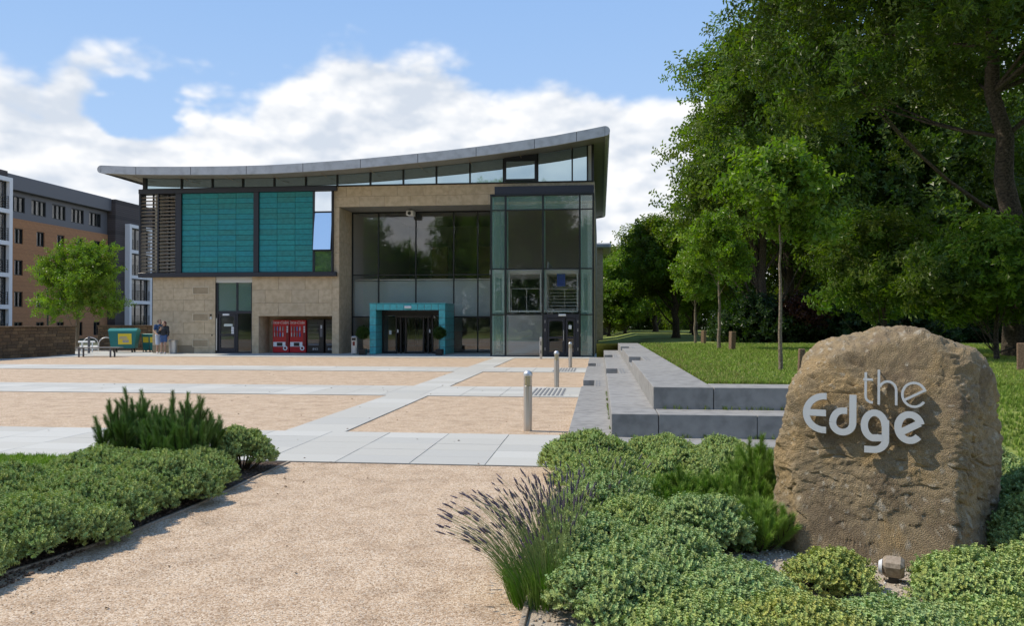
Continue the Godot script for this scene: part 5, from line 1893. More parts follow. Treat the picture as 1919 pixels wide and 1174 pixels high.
func make_bench() -> void:
	var t := thing("slatted_bench", "backless bench with grey slatted top and steel legs, by the stone wall", "bench", Vector3(-23.45, 0.0, -35.4), 0.12)
	for k in 4:
		piece(Vector3(-1.02, 0.42, -0.26 + k * 0.132), Vector3(1.02, 0.465, -0.14 + k * 0.132), "seat_slat", M.bench_wood, t, 0.008)
	for s in [-0.85, 0.62]:
		for z in [-0.20, 0.20]:
			piece(Vector3(s - 0.035, 0.0, z - 0.03), Vector3(s + 0.035, 0.40, z + 0.03), "leg", M.grey_metal, t, 0.006)
		piece(Vector3(s - 0.03, 0.385, -0.24), Vector3(s + 0.03, 0.419, 0.24), "cross_bearer", M.grey_metal, t, 0.004)
	# cycle hoops and marker post in the yard
	var labs := ["curved steel cycle hoop on the left behind the bench", "curved steel cycle hoop on the right behind the bench"]
	for i in 2:
		t = thing("cycle_hoop", labs[i], "cycle stand", Vector3(-28.35 + i * 0.95, 0.018, -42.0), 0.5, "cycle hoops behind the bench")
		var b := MB.new()
		var p := PackedVector3Array([Vector3(-0.38, -0.03, 0), Vector3(-0.38, 0.35, 0)])
		for k in 11:
			var a := PI - PI * k / 10.0
			p.append(Vector3(cos(a) * 0.38, 0.40 + sin(a) * 0.36, 0))
		p.append(Vector3(0.38, -0.03, 0))
		var r := PackedFloat32Array()
		r.resize(p.size())
		r.fill(0.026)
		b.tube(p, r, 8)
		part(b, "hoop", M.brushed_steel, t)
	t = thing("marker_post", "short round grey post standing behind the bench", "post", Vector3(-26.55, 0.018, -39.2))
	var mb := MB.new()
	mb.lathe(Vector3.ZERO, [Vector2(0.065, -0.03), Vector2(0.065, 0.78), Vector2(0.072, 0.79), Vector2(0.06, 0.86), Vector2(0.0, 0.88)], 14)
	part(mb, "shaft", M.grey_metal, t)
	t = thing("white_rail", "low white rail with a curled end behind the bench", "rail", Vector3(-28.0, 0.018, -40.6))
	mb = MB.new()
	mb.tube(PackedVector3Array([Vector3(-0.1, 0.55, 0), Vector3(0.85, 0.55, 0)]), PackedFloat32Array([0.045, 0.045]), 8)
	part(mb, "bar", M.white_paint, t)
	mb = MB.new()
	for s in [0.1, 0.7]:
		mb.tube(PackedVector3Array([Vector3(s, -0.03, 0), Vector3(s, 0.52, 0)]), PackedFloat32Array([0.03, 0.03]), 8)
	part(mb, "foot", M.white_paint, t)
	mb = MB.new()
	var q := PackedVector3Array([Vector3(-0.62, 0.55, 0), Vector3(-0.36, 0.55, 0)])
	mb.tube(q, PackedFloat32Array([0.05, 0.05]), 8)
	mb.tube(PackedVector3Array([Vector3(-0.50, -0.03, 0), Vector3(-0.50, 0.55, 0), Vector3(-0.42, 0.76, 0)]), PackedFloat32Array([0.035, 0.035, 0.04]), 8)
	part(mb, "curled_end", M.white_paint, t)
	# street lamp beyond the wall
	t = thing("street_lamp", "dark slim street lamp with a short arm before the brick flats", "street lamp", Vector3(-38.3, -0.05, -52.0))
	mb = MB.new()
	mb.tube(PackedVector3Array([Vector3(0, 0, 0), Vector3(0, 4.9, 0)]), PackedFloat32Array([0.08, 0.055]), 10)
	part(mb, "column", M.black_paint, t)
	piece(Vector3(-0.06, 4.85, -0.10), Vector3(0.62, 4.97, 0.10), "lamp_head", M.black_paint, t, 0.03)


func stone_wall(label: String, at: Vector3, turn: float, length: float, h: float, deep: float, seed_: int, cat := "wall", ended := true) -> void:
	var t := thing("stone_boundary_wall", label, cat, at, turn)
	rng.seed = seed_
	var b := MB.new()
	b.span(Vector3(0.02, -0.1, -deep + 0.02), Vector3(length - 0.02, h - 0.07, -0.025))
	part(b, "core", M.bark_joint, t)
	var courses := int(round((h - 0.08) / 0.155))
	for i in courses:
		var y0 := (h - 0.08) * i / courses
		var y1 := (h - 0.08) * (i + 1) / courses
		var x := 0.0
		while x < length - 0.05:
			var l := rng.randf_range(0.22, 0.52)
			if length - x - l < 0.18:
				l = length - x
			var p := rng.randf_range(-0.012, 0.012)
			piece(Vector3(x + 0.006, y0 + 0.006 - (0.06 if i == 0 else 0.0), -deep), Vector3(x + l - 0.006, y1 - 0.006, p), "stone", M["wall_stone_%d" % (rng.randi() % 3)], t, 0.016)
			x += l
	var x2 := -0.03
	while x2 < length:
		var l2 := minf(rng.randf_range(0.55, 0.85), length + 0.03 - x2)
		piece(Vector3(x2 + 0.004, h - 0.08, -deep - 0.04), Vector3(x2 + l2 - 0.004, h, 0.05), "coping_stone", M["wall_stone_%d" % (rng.randi() % 3)], t, 0.014)
		x2 += l2


# ------------------------------------------------------------------ flats beyond the plaza
func flats_window(parent: Node3D, x: float, y: float, z0: float, z1: float, h: float, lights: int, rail := false) -> void:
	# a window in a wall that faces +x
	var wn := sub("window", parent)
	var b := MB.new()
	b.span(Vector3(x - 0.16, y, z0), Vector3(x + 0.02, y + 0.07, z1))
	b.span(Vector3(x - 0.16, y + h - 0.07, z0), Vector3(x + 0.02, y + h, z1))
	for i in lights + 1:
		var z := lerpf(z0, z1, float(i) / lights)
		var a := clampf(z - 0.04, z0, z1 - 0.08)
		b.span(Vector3(x - 0.15, y + 0.07, a), Vector3(x + 0.015, y + h - 0.07, a + 0.08))
	part(b, "frame", M.black_frame, wn)
	for i in lights:
		piece(Vector3(x - 0.10, y + 0.07, lerpf(z0, z1, float(i) / lights) + 0.05), Vector3(x - 0.08, y + h - 0.07, lerpf(z0, z1, float(i + 1) / lights) - 0.05), "pane", M.flat_glass, wn, 0.001)
	if rail:
		var r := MB.new()
		for k in 5:
			r.span(Vector3(x + 0.05, y + 0.15 + k * 0.2, z0), Vector3(x + 0.08, y + 0.18 + k * 0.2, z1))
		for z in [z0, (z0 + z1) * 0.5, z1 - 0.03]:
			r.span(Vector3(x + 0.02, y + 0.05, z), Vector3(x + 0.05, y + 1.05, z + 0.03))
		part(r, "railing", M.black_frame, wn)


func wall_with_holes(parent: Node3D, called: String, m: Material, x: float, thick: float, z0: float, z1: float, y0: float, y1: float, holes: Array) -> void:
	# holes: [z0, z1, y0, y1], all rows aligned; strips are cut between them
	var ys := [y0, y1]
	for h in holes:
		ys.append(h[2]); ys.append(h[3])
	ys.sort()
	var b := MB.new()
	for i in ys.size() - 1:
		if ys[i + 1] - ys[i] < 0.01:
			continue
		var mid: float = (ys[i] + ys[i + 1]) * 0.5
		var cuts := []
		for h in holes:
			if mid > h[2] and mid < h[3]:
				cuts.append([h[0], h[1]])
		cuts.sort_custom(func(a, c): return a[0] < c[0])
		var z := z0
		for c in cuts:
			if c[0] > z + 0.005:
				b.span(Vector3(x - thick, ys[i], z), Vector3(x, ys[i + 1], c[0]))
			z = c[1]
		if z1 > z + 0.005:
			b.span(Vector3(x - thick, ys[i], z), Vector3(x, ys[i + 1], z1))
	part(b, called, m, parent)


func make_flats() -> void:
	var B := thing("brick_flats", "long five-storey brick flats with grey top floor and white framed bays", "building")
	var X := -51.2
	# ground line lies lower, behind the walls
	var zA := -78.6
	var zB := -63.6
	var holes := []
	var wins := []
	for r in 4:
		var y: float = [0.25, 2.95, 5.75, 8.55][r]
		for k in 5:
			var z: float = -65.2 - k * 2.78
			var w := 1.05
			holes.append([z - w, z, y, y + 1.35])
			wins.append([z - w, z, y])
	wall_with_holes(B, "brick_wall", M.brick, X, 0.4, zA, zB, -0.1, 10.75, holes)
	for w in wins:
		flats_window(B, X - 0.1, w[2], w[0] + 0.005, w[1] - 0.005, 1.345, 2)
	var th := []
	for k in 5:
		var z := -64.6 - k * 2.75
		th.append([z - 1.9, z, 11.35, 12.75])
	wall_with_holes(B, "top_floor_wall", M.grey_metal, X - 0.05, 0.3, zA, zB, 10.75, 13.15, th)
	for w in th:
		flats_window(B, X - 0.12, 11.352, w[0] + 0.005, w[1] - 0.005, 1.396, 3)
	piece(Vector3(X - 12, 13.151, zA), Vector3(X + 0.45, 14.5, zB), "roof", M.grey_metal, B, 0.05)
	shell(B, X - 0.45, zA, zB, 13.14, [2.75, 5.5, 8.3, 10.72])
	# timber-clad end block with white framed bays facing the plaza
	var hole := []
	for z in [[-84.6, -80.3], [-93.5, -89.5]]:
		hole.append([z[0] + 0.39, z[1] - 0.39, 0.1, 11.7])
	wall_with_holes(B, "timber_wall", M.dark_boards, X + 0.85, 0.3, -96.0, zA - 0.02, -0.1, 14.45, hole)
	wall_with_holes(B, "timber_side", M.dark_boards, X + 0.54, 0.99, zA - 0.32, zA - 0.02, -0.1, 14.45, [])
	shell(B, X + 0.54, -96.0, zA - 0.33, 14.40, [3.2, 5.9, 8.65, 11.75])
	bay(B, X + 0.86, -84.6, -80.3, 5, 11.7)
	bay(B, X + 0.86, -93.5, -89.5, 5, 11.7)
	# white framed bays at the near end
	hole = []
	for z in [[-63.5, -59.2], [-58.4, -54.0]]:
		hole.append([z[0] + 0.39, z[1] - 0.39, 0.1, 13.6])
	wall_with_holes(B, "near_wall", M.dark_boards, X + 0.6, 0.3, -63.58, -52.0, -0.1, 14.6, hole)
	shell(B, X + 0.29, -63.58, -52.0, 14.55, [2.7, 5.4, 8.1, 10.8, 13.62])
	bay(B, X + 0.61, -63.5, -59.2, 5, 13.6)
	bay(B, X + 0.61, -58.4, -54.0, 5, 13.6)


func shell(parent: Node3D, x: float, z0: float, z1: float, top: float, floors: Array) -> void:
	# closed rooms behind a front wall: end walls, back wall, floors and ceiling
	var b := MB.new()
	b.span(Vector3(x - 5.0, -0.1, z0), Vector3(x - 4.8, top, z1))
	b.span(Vector3(x - 4.8, -0.1, z0), Vector3(x, top, z0 + 0.15))
	b.span(Vector3(x - 4.8, -0.1, z1 - 0.15), Vector3(x, top, z1))
	b.span(Vector3(x - 4.8, top - 0.1, z0 + 0.15), Vector3(x, top, z1 - 0.15))
	for y in floors:
		b.span(Vector3(x - 4.8, y - 0.12, z0 + 0.15), Vector3(x - 0.01, y + 0.12, z1 - 0.15))
	for k in 4:
		var z := lerpf(z0, z1, (k + 1) / 5.0) + 0.6
		b.span(Vector3(x - 4.8, -0.1, z), Vector3(x - 0.3, top - 0.1, z + 0.1))
	part(b, "rooms", M.plaster, parent)


func bay(parent: Node3D, x: float, z0: float, z1: float, floors: int, top: float) -> void:
	var by := sub("window_bay", parent)
	var fh := 2.72
	var fr := MB.new()
	for z in [z0, z1 - 0.38]:
		fr.span(Vector3(x, -0.1, z), Vector3(x + 0.55, top, z + 0.38))
	fr.span(Vector3(x, top, z0), Vector3(x + 0.55, top + 0.36, z1))
	for k in range(1, floors):
		var y := top - k * fh
		fr.span(Vector3(x, y, z0 + 0.38), Vector3(x + 0.55, y + 0.36, z1 - 0.38))
	part(fr, "white_frame", M.render_white, by)
	for k in floors:
		var y := top - (k + 1) * fh + 0.37
		if y < 0:
			y = 0.1
		var h := top - k * fh - y - 0.01
		var b := MB.new()
		var za := z0 + 0.39
		var zb := z1 - 0.39
		for i in 4:
			var z := lerpf(za, zb - 0.1, i / 3.0)
			b.span(Vector3(x + 0.12, y, z), Vector3(x + 0.24, y + h, z + 0.1))
		b.span(Vector3(x + 0.12, y + h - 0.1, za), Vector3(x + 0.23, y + h, zb))
		part(b, "bay_frame", M.black_frame, by)
		for i in 3:
			piece(Vector3(x + 0.16, y, lerpf(za, zb - 0.1, i / 3.0) + 0.1), Vector3(x + 0.18, y + h - 0.1, lerpf(za, zb - 0.1, (i + 1) / 3.0)), "pane", M.flat_glass, by, 0.001)
		var r := MB.new()
		for q in 6:
			r.span(Vector3(x + 0.46, y + 0.06 + q * 0.2, za), Vector3(x + 0.49, y + 0.09 + q * 0.2, zb))
		for q in 4:
			var z2 := lerpf(za, zb - 0.04, q / 3.0)
			r.span(Vector3(x + 0.43, y, z2), Vector3(x + 0.46, y + 1.1, z2 + 0.04))
		part(r, "railing", M.black_frame, by)


# ------------------------------------------------------------------ people
func sdf_mesh(bones: Array, k: float, cell: float) -> ArrayMesh:
	# bones: [a, b, ra, rb]; smooth union of tapered capsules, meshed as surface nets
	var lo := Vector3(1e9, 1e9, 1e9)
	var hi := -lo
	for q in bones:
		var r := maxf(q[2], q[3]) + 3.0 * cell
		lo = lo.min(q[0] - Vector3.ONE * r).min(q[1] - Vector3.ONE * r)
		hi = hi.max(q[0] + Vector3.ONE * r).max(q[1] + Vector3.ONE * r)
	var nx := int((hi.x - lo.x) / cell) + 2
	var ny := int((hi.y - lo.y) / cell) + 2
	var nz := int((hi.z - lo.z) / cell) + 2
	var f := PackedFloat32Array()
	f.resize(nx * ny * nz)
	f.fill(1.0)
	for q in bones:
		var a: Vector3 = q[0]
		var ba: Vector3 = q[1] - a
		var l2 := maxf(ba.length_squared(), 1e-9)
		var r := maxf(q[2], q[3]) + k + 2.0 * cell
		var i0 := (a.min(q[1]) - Vector3.ONE * r - lo) / cell
		var i1 := (a.max(q[1]) + Vector3.ONE * r - lo) / cell
		for ix in range(maxi(int(i0.x), 0), mini(int(i1.x) + 2, nx)):
			for iy in range(maxi(int(i0.y), 0), mini(int(i1.y) + 2, ny)):
				for iz in range(maxi(int(i0.z), 0), mini(int(i1.z) + 2, nz)):
					var p := lo + Vector3(ix, iy, iz) * cell
					var h := clampf((p - a).dot(ba) / l2, 0.0, 1.0)
					var d := (p - a - ba * h).length() - lerpf(q[2], q[3], h)
					var o := (ix * ny + iy) * nz + iz
					var e := f[o]
					var m := maxf(k - absf(d - e), 0.0) / k
					f[o] = minf(d, e) - m * m * k * 0.25
	var verts := PackedVector3Array()
	var nrm := PackedVector3Array()
	var at := {}
	var step := [nz * ny, nz, 1]
	for ix in nx - 1:
		for iy in ny - 1:
			for iz in nz - 1:
				var o := (ix * ny + iy) * nz + iz
				var neg := 0
				for c in 8:
					if f[o + (c & 1) * step[0] + ((c >> 1) & 1) * step[1] + ((c >> 2) & 1) * step[2]] < 0.0:
						neg += 1
				if neg == 0 or neg == 8:
					continue
				var sum := Vector3.ZERO
				var cnt := 0
				for c in 8:
					for ax in 3:
						if c & (1 << ax):
							continue
						var p0 := Vector3(c & 1, (c >> 1) & 1, (c >> 2) & 1)
						var fa := f[o + (c & 1) * step[0] + ((c >> 1) & 1) * step[1] + ((c >> 2) & 1) * step[2]]
						var c2 := c | (1 << ax)
						var fb := f[o + (c2 & 1) * step[0] + ((c2 >> 1) & 1) * step[1] + ((c2 >> 2) & 1) * step[2]]
						if (fa < 0.0) != (fb < 0.0):
							p0[ax] += fa / (fa - fb)
							sum += p0
							cnt += 1
				at[o] = verts.size()
				verts.append(lo + (Vector3(ix, iy, iz) + sum / cnt) * cell)
				nrm.append(Vector3(f[o + step[0]] - f[o], f[o + step[1]] - f[o], f[o + step[2]] - f[o]).normalized())
	var b := MB.new()
	for ix in range(1, nx - 1):
		for iy in range(1, ny - 1):
			for iz in range(1, nz - 1):
				var o := (ix * ny + iy) * nz + iz
				for ax in 3:
					if (f[o] < 0.0) == (f[o + step[ax]] < 0.0):
						continue
					var s1: int = step[(ax + 1) % 3]
					var s2: int = step[(ax + 2) % 3]
					if not (at.has(o) and at.has(o - s1) and at.has(o - s1 - s2) and at.has(o - s2)):
						continue
					var q := [at[o], at[o - s1], at[o - s1 - s2], at[o - s2]]
					b.tri(verts[q[0]], verts[q[1]], verts[q[2]], nrm[q[0]], nrm[q[1]], nrm[q[2]])
					b.tri(verts[q[0]], verts[q[2]], verts[q[3]], nrm[q[0]], nrm[q[2]], nrm[q[3]])
	return b.done()


func person(label: String, at: Vector3, turn: float, s: Dictionary) -> void:
	var t := thing("person", label, "person", at, turn, "couple walking by the building")
	var hgt: float = s.h / 1.75
	var j := {}
	for key in s.joints:
		j[key] = s.joints[key] * hgt
	var body := []
	var bone := func(a: String, b: String, ra: float, rb: float) -> void: body.append([j[a], j[b], ra, rb])
	bone.call("hip", "chest", 0.125, 0.135)
	bone.call("chest", "neck", 0.115, 0.055)
	bone.call("neck", "jaw", 0.05, 0.06)
	bone.call("jaw", "crown", 0.072, 0.085)
	body.append([j.jaw + s.look * 0.055, j.jaw + s.look * 0.085 + Vector3(0, 0.035, 0), 0.03, 0.015])
	for q in ["l", "r"]:
		bone.call("sh_" + q, "chest", 0.065, 0.09)
		bone.call("sh_" + q, "el_" + q, 0.055, 0.042)
		bone.call("el_" + q, "wr_" + q, 0.041, 0.027)
		bone.call("wr_" + q, "ha_" + q, 0.028, 0.022)
		bone.call("hp_" + q, "hip", 0.10, 0.11)
		bone.call("hp_" + q, "kn_" + q, 0.088, 0.056)
		bone.call("kn_" + q, "an_" + q, 0.056, 0.036)
		bone.call("an_" + q, "to_" + q, 0.036, 0.030)
		# fingers and thumb
		var hd: Vector3 = (j["ha_" + q] - j["wr_" + q]).normalized()
		var sd := hd.cross(Vector3(0.3, 0.2, 1)).normalized()
		for f in 4:
			var root: Vector3 = j["ha_" + q] + sd * (0.024 - 0.016 * f)
			body.append([root, root + hd * [0.06, 0.07, 0.066, 0.05][f] + Vector3(0, -0.012, 0), 0.010, 0.008])
		body.append([j["wr_" + q] + hd * 0.03, j["wr_" + q] + hd * 0.06 + sd * 0.045, 0.012, 0.009])
	part(sdf_mesh(body, 0.035, 0.019), "body", M[s.skin], t)
	var top := [[j.hip + Vector3(0, 0.02, 0), j.chest, 0.145, 0.155], [j.chest, j.neck - Vector3(0, 0.05, 0), 0.14, 0.085]]
	for q in ["l", "r"]:
		top.append([j["sh_" + q], j.chest, 0.083, 0.11])
		var cut: Vector3 = j["el_" + q] if s.sleeve > 0.99 else j["sh_" + q].lerp(j["el_" + q], s.sleeve)
		top.append([j["sh_" + q], cut, 0.075, 0.064])
		if s.sleeve > 1.0:
			top.append([j["el_" + q], j["el_" + q].lerp(j["wr_" + q], s.sleeve - 1.0), 0.06, 0.045])
	part(sdf_mesh(top, 0.04, 0.021), s.top_name, M[s.top], t)
	var low := [[j.hip, j.hip + Vector3(0, 0.05, 0), 0.15, 0.14]]
	for q in ["l", "r"]:
		low.append([j["hp_" + q], j.hip, 0.12, 0.13])
		low.append([j["hp_" + q], j["hp_" + q].lerp(j["kn_" + q], s.leg), 0.112, 0.098])
	part(sdf_mesh(low, 0.03, 0.021), "shorts", M[s.shorts], t)
	var hair := [[j.crown - s.look * 0.02 + Vector3(0, 0.012, 0), j.crown - s.look * 0.035 + Vector3(0, -0.02, 0), 0.092, 0.09]]
	if s.long_hair:
		hair.append([j.crown - s.look * 0.05, j.neck - s.look * 0.07 - Vector3(0, 0.10, 0), 0.085, 0.05])
	part(sdf_mesh(hair, 0.03, 0.019), "hair", M[s.hair], t)
	for q in ["l", "r"]:
		part(sdf_mesh([[j["an_" + q] + Vector3(0, -0.03, 0), j["to_" + q], 0.046, 0.036], [j["an_" + q] + Vector3(0, -0.035, 0) , j["an_" + q] - (j["to_" + q] - j["an_" + q]) * 0.25 + Vector3(0, -0.045, 0), 0.042, 0.036]], 0.02, 0.016), "shoe", M[s.shoe], t)


func make_people() -> void:
	mat("skin", lin(0.42, 0.25, 0.17), 0.6)
	mat("navy_cloth", lin(0.025, 0.07, 0.17), 0.9)
	mat("pale_cloth", lin(0.50, 0.56, 0.66), 0.9)
	mat("dark_jacket", lin(0.03, 0.032, 0.036), 0.9)
	mat("denim", lin(0.06, 0.11, 0.24), 0.9)
	mat("dark_hair", lin(0.018, 0.013, 0.010), 0.6)
	mat("auburn_hair", lin(0.10, 0.025, 0.018), 0.55)
	mat("white_shoe", lin(0.6, 0.6, 0.58), 0.7)
	var base := {"hip": Vector3(0, 0.95, 0), "chest": Vector3(0, 1.28, 0), "neck": Vector3(0, 1.50, 0), "jaw": Vector3(0.015, 1.585, 0.02), "crown": Vector3(0, 1.665, 0),
		"hp_l": Vector3(0.09, 0.92, 0), "kn_l": Vector3(0.10, 0.50, 0.05), "an_l": Vector3(0.10, 0.085, -0.05), "to_l": Vector3(0.12, 0.045, 0.11),
		"hp_r": Vector3(-0.09, 0.92, 0), "kn_r": Vector3(-0.10, 0.50, 0.02), "an_r": Vector3(-0.12, 0.085, 0.02), "to_r": Vector3(-0.15, 0.045, 0.18),
		"sh_l": Vector3(0.185, 1.42, 0), "el_l": Vector3(0.26, 1.15, 0.08), "wr_l": Vector3(0.20, 1.10, 0.30), "ha_l": Vector3(0.16, 1.11, 0.37),
		"sh_r": Vector3(-0.185, 1.42, 0), "el_r": Vector3(-0.27, 1.14, 0.02), "wr_r": Vector3(-0.22, 1.02, 0.24), "ha_r": Vector3(-0.19, 1.00, 0.32)}
	person("person in navy top and pale shorts, arm round a companion", Vector3(-22.62, 0.018, -39.15), 0.75, {"h": 1.76, "joints": base, "look": Vector3(0.35, 0, 0.94).normalized(), "skin": "skin", "top": "navy_cloth", "top_name": "shirt", "sleeve": 0.6, "shorts": "pale_cloth", "leg": 0.95, "hair": "dark_hair", "long_hair": false, "shoe": "white_shoe"})
	var second := base.duplicate()
	second["wr_r"] = Vector3(-0.12, 1.30, 0.20)
	second["ha_r"] = Vector3(-0.09, 1.38, 0.20)
	second["wr_l"] = Vector3(0.28, 0.92, 0.10)
	second["ha_l"] = Vector3(0.28, 0.85, 0.13)
	second["kn_l"] = Vector3(0.10, 0.51, 0.10)
	second["an_l"] = Vector3(0.10, 0.085, 0.08)
	second["to_l"] = Vector3(0.12, 0.045, 0.24)
	person("person in dark jacket and denim shorts, hand raised to the face", Vector3(-22.27, 0.018, -38.95), 0.15, {"h": 1.66, "joints": second, "look": Vector3(-0.5, 0, 0.86).normalized(), "skin": "skin", "top": "dark_jacket", "top_name": "jacket", "sleeve": 1.7, "shorts": "denim", "leg": 0.55, "hair": "auburn_hair", "long_hair": true, "shoe": "white_shoe"})


# ------------------------------------------------------------------ planting
func make_trees() -> void:
	var oak := [Color(0.135, 0.19, 0.045), Color(0.16, 0.215, 0.05), Color(0.115, 0.17, 0.042)]
	var mid := [Color(0.17, 0.24, 0.05), Color(0.20, 0.27, 0.052), Color(0.15, 0.215, 0.045)]
	var dark := [Color(0.10, 0.155, 0.04), Color(0.12, 0.175, 0.042)]
	var fresh := [Color(0.20, 0.30, 0.046), Color(0.235, 0.335, 0.05), Color(0.175, 0.27, 0.046)]
	var olive := [Color(0.20, 0.235, 0.05), Color(0.17, 0.21, 0.048)]
	tree("oak_tree", "huge dark oak with spreading limbs, its trunk at the right edge", Vector3(10.4, 0.70, -21.2), {"trunk": 0.34, "c": Vector3(-1.3, 9.6, 0.6), "r": Vector3(6.4, 5.6, 6.2), "clumps": 215, "cr": 1.25, "per": 44, "size": 1.1, "flat": 0.38, "limb_every": 12, "drop": 0.25, "sprig": "oak", "cols": oak, "seed": 1, "lean": Vector3(-1.0, 0, 0.4)})
	tree("young_oak", "low bright young oak at the right edge behind the boulder", Vector3(8.9, 0.72, -19.2), {"trunk": 0.07, "c": Vector3(0.2, 2.0, 0), "r": Vector3(2.1, 1.35, 1.9), "clumps": 46, "cr": 0.6, "per": 40, "size": 0.85, "sprig": "oak", "cols": fresh + oak, "seed": 2})
	tree("young_oak", "young oak with pale shoot tips, left of the oak trunk", Vector3(8.2, 0.72, -24.4), {"trunk": 0.08, "c": Vector3(0.3, 2.4, 0), "r": Vector3(2.3, 1.7, 2.0), "clumps": 46, "cr": 0.65, "per": 40, "size": 0.9, "sprig": "oak", "cols": [oak[1], mid[0], fresh[2]], "seed": 3})
	tree("lime_tree", "tall mid-green tree rising behind the young trees, left of the oak", Vector3(7.3, 0.7, -37.4), {"trunk": 0.30, "c": Vector3(-0.2, 8.3, 0), "r": Vector3(4.2, 5.9, 4.2), "clumps": 130, "cr": 1.25, "per": 40, "size": 1.35, "sprig": "broad", "cols": mid, "seed": 4})
	tree("ash_tree", "tall loose-crowned tree just left of the oak crown, higher than its neighbours", Vector3(9.8, 0.7, -43.5), {"trunk": 0.34, "c": Vector3(0, 11.0, 0), "r": Vector3(4.8, 6.8, 4.6), "clumps": 130, "cr": 1.4, "per": 44, "size": 1.5, "sprig": "broad", "cols": [mid[1], olive[0]], "seed": 5})
	tree("woodland_tree", "dark woodland tree behind the low oaks, nearest the boulder top", Vector3(15.5, 0.6, -40.0), {"trunk": 0.32, "c": Vector3(0, 8.0, 0), "r": Vector3(5.4, 7.2, 5.0), "clumps": 130, "cr": 1.6, "per": 40, "size": 1.7, "sprig": "broad", "cols": dark, "seed": 6})
	tree("woodland_tree", "dark woodland tree behind the oak trunk at the right edge", Vector3(25.0, 0.6, -43.0), {"trunk": 0.35, "c": Vector3(0, 8.0, 0), "r": Vector3(6.4, 7.6, 5.6), "clumps": 140, "cr": 1.7, "per": 40, "size": 1.8, "sprig": "broad", "cols": dark + mid, "seed": 7})
	tree("woodland_tree", "mid-green woodland tree between the ash and the dark trees", Vector3(18.5, 0.6, -54.0), {"trunk": 0.35, "c": Vector3(0, 9.5, 0), "r": Vector3(6.5, 8.5, 5.6), "clumps": 130, "cr": 1.9, "per": 36, "size": 2.1, "sprig": "broad", "cols": mid, "seed": 8})
	tree("woodland_tree", "far woodland tree filling the gap below the lime", Vector3(11.0, 0.6, -58.0), {"trunk": 0.3, "c": Vector3(0, 6.5, 0), "r": Vector3(5.5, 6.4, 4.6), "clumps": 110, "cr": 1.7, "per": 36, "size": 2.0, "sprig": "broad", "cols": dark + olive, "seed": 9})
	tree("park_tree", "rounded olive-green tree with dark trunk between the building and the young trees", Vector3(4.7, 0.65, -51.0), {"trunk": 0.26, "c": Vector3(-0.5, 4.5, 0), "r": Vector3(2.1, 2.7, 2.2), "clumps": 80, "cr": 0.9, "per": 44, "size": 1.3, "sprig": "broad", "cols": [fresh[0], olive[0], mid[1]], "seed": 10})
	tree("park_tree", "fresh green shrubby tree nearest the glass box corner", Vector3(2.5, 0.3, -82.6), {"trunk": 0.20, "c": Vector3(0.1, 4.3, 0), "r": Vector3(2.4, 4.0, 2.4), "clumps": 80, "cr": 1.15, "per": 44, "size": 1.9, "sprig": "broad", "cols": fresh, "seed": 11})
	tree("park_tree", "olive tree top standing behind the fresh green one", Vector3(5.8, 0.5, -86.0), {"trunk": 0.3, "c": Vector3(0, 6.6, 0), "r": Vector3(3.9, 4.6, 3.4), "clumps": 100, "cr": 1.5, "per": 44, "size": 2.2, "sprig": "broad", "cols": olive + mid, "seed": 12})
	tree("park_tree", "far dark tree seen past the building's right flank", Vector3(0.6, 0.2, -92.0), {"trunk": 0.25, "c": Vector3(0, 4.9, 0), "r": Vector3(3.0, 4.6, 3.0), "clumps": 90, "cr": 1.2, "per": 40, "size": 2.0, "sprig": "broad", "cols": dark + olive, "seed": 13})
	tree("park_tree", "far woodland tree closing the view over the lawn", Vector3(8.5, 0.5, -76.0), {"trunk": 0.3, "c": Vector3(0, 5.0, 0), "r": Vector3(4.6, 5.0, 3.6), "clumps": 90, "cr": 1.4, "per": 40, "size": 2.2, "sprig": "broad", "cols": mid + dark, "seed": 14})
	tree("park_tree", "pale yellow-green tree bank directly beside the building's right flank", Vector3(0.9, 0.2, -84.0), {"trunk": 0.2, "c": Vector3(-0.1, 3.6, 0), "r": Vector3(2.0, 3.4, 2.0), "clumps": 70, "cr": 1.1, "per": 44, "size": 2.0, "sprig": "broad", "cols": [fresh[2], olive[0]], "seed": 15})
	tree("park_tree", "light green tree between the olive tree and the young trees", Vector3(7.6, 0.5, -66.0), {"trunk": 0.25, "c": Vector3(0, 4.6, 0), "r": Vector3(3.0, 4.0, 2.8), "clumps": 90, "cr": 1.2, "per": 40, "size": 1.8, "sprig": "broad", "cols": [fresh[2], mid[1]], "seed": 16})
	# young staked trees on the lawn
	var lab := ["young tree with slim straight trunk, nearest on the terrace lawn", "young tree with slim trunk, second along the terrace lawn", "young tree with thin pale trunk, farthest on the terrace lawn"]
	var k := 0
	for p in [Vector3(3.18, 0.77, -14.65), Vector3(3.76, 0.77, -26.0), Vector3(3.72, 0.77, -32.2)]:
		tree("young_maple", lab[k], p, {"trunk": [0.042, 0.065, 0.06][k], "c": Vector3(0, [3.1, 3.1, 2.7][k], 0), "r": Vector3([0.72, 1.0, 0.85][k], [0.8, 1.3, 1.1][k], [0.7, 1.0, 0.85][k]), "clumps": [24, 34, 30][k], "cr": [0.34, 0.40, 0.38][k], "per": 26, "size": 0.75, "drop": 0.1, "sprig": "broad", "cols": fresh, "seed": 30 + k, "bark": "pale_bark"}, "young trees in a line on the lawn")
		k += 1
	tree("plaza_tree", "leafy round-crowned tree behind the low stone wall, before the brick flats", Vector3(-31.2, -0.02, -45.0), {"trunk": 0.13, "c": Vector3(0.1, 3.75, 0), "r": Vector3(2.15, 2.75, 2.15), "clumps": 54, "cr": 0.8, "per": 44, "size": 1.0, "sprig": "broad", "cols": [fresh[0], fresh[1], mid[1]], "seed": 40, "bark": "pale_bark"})
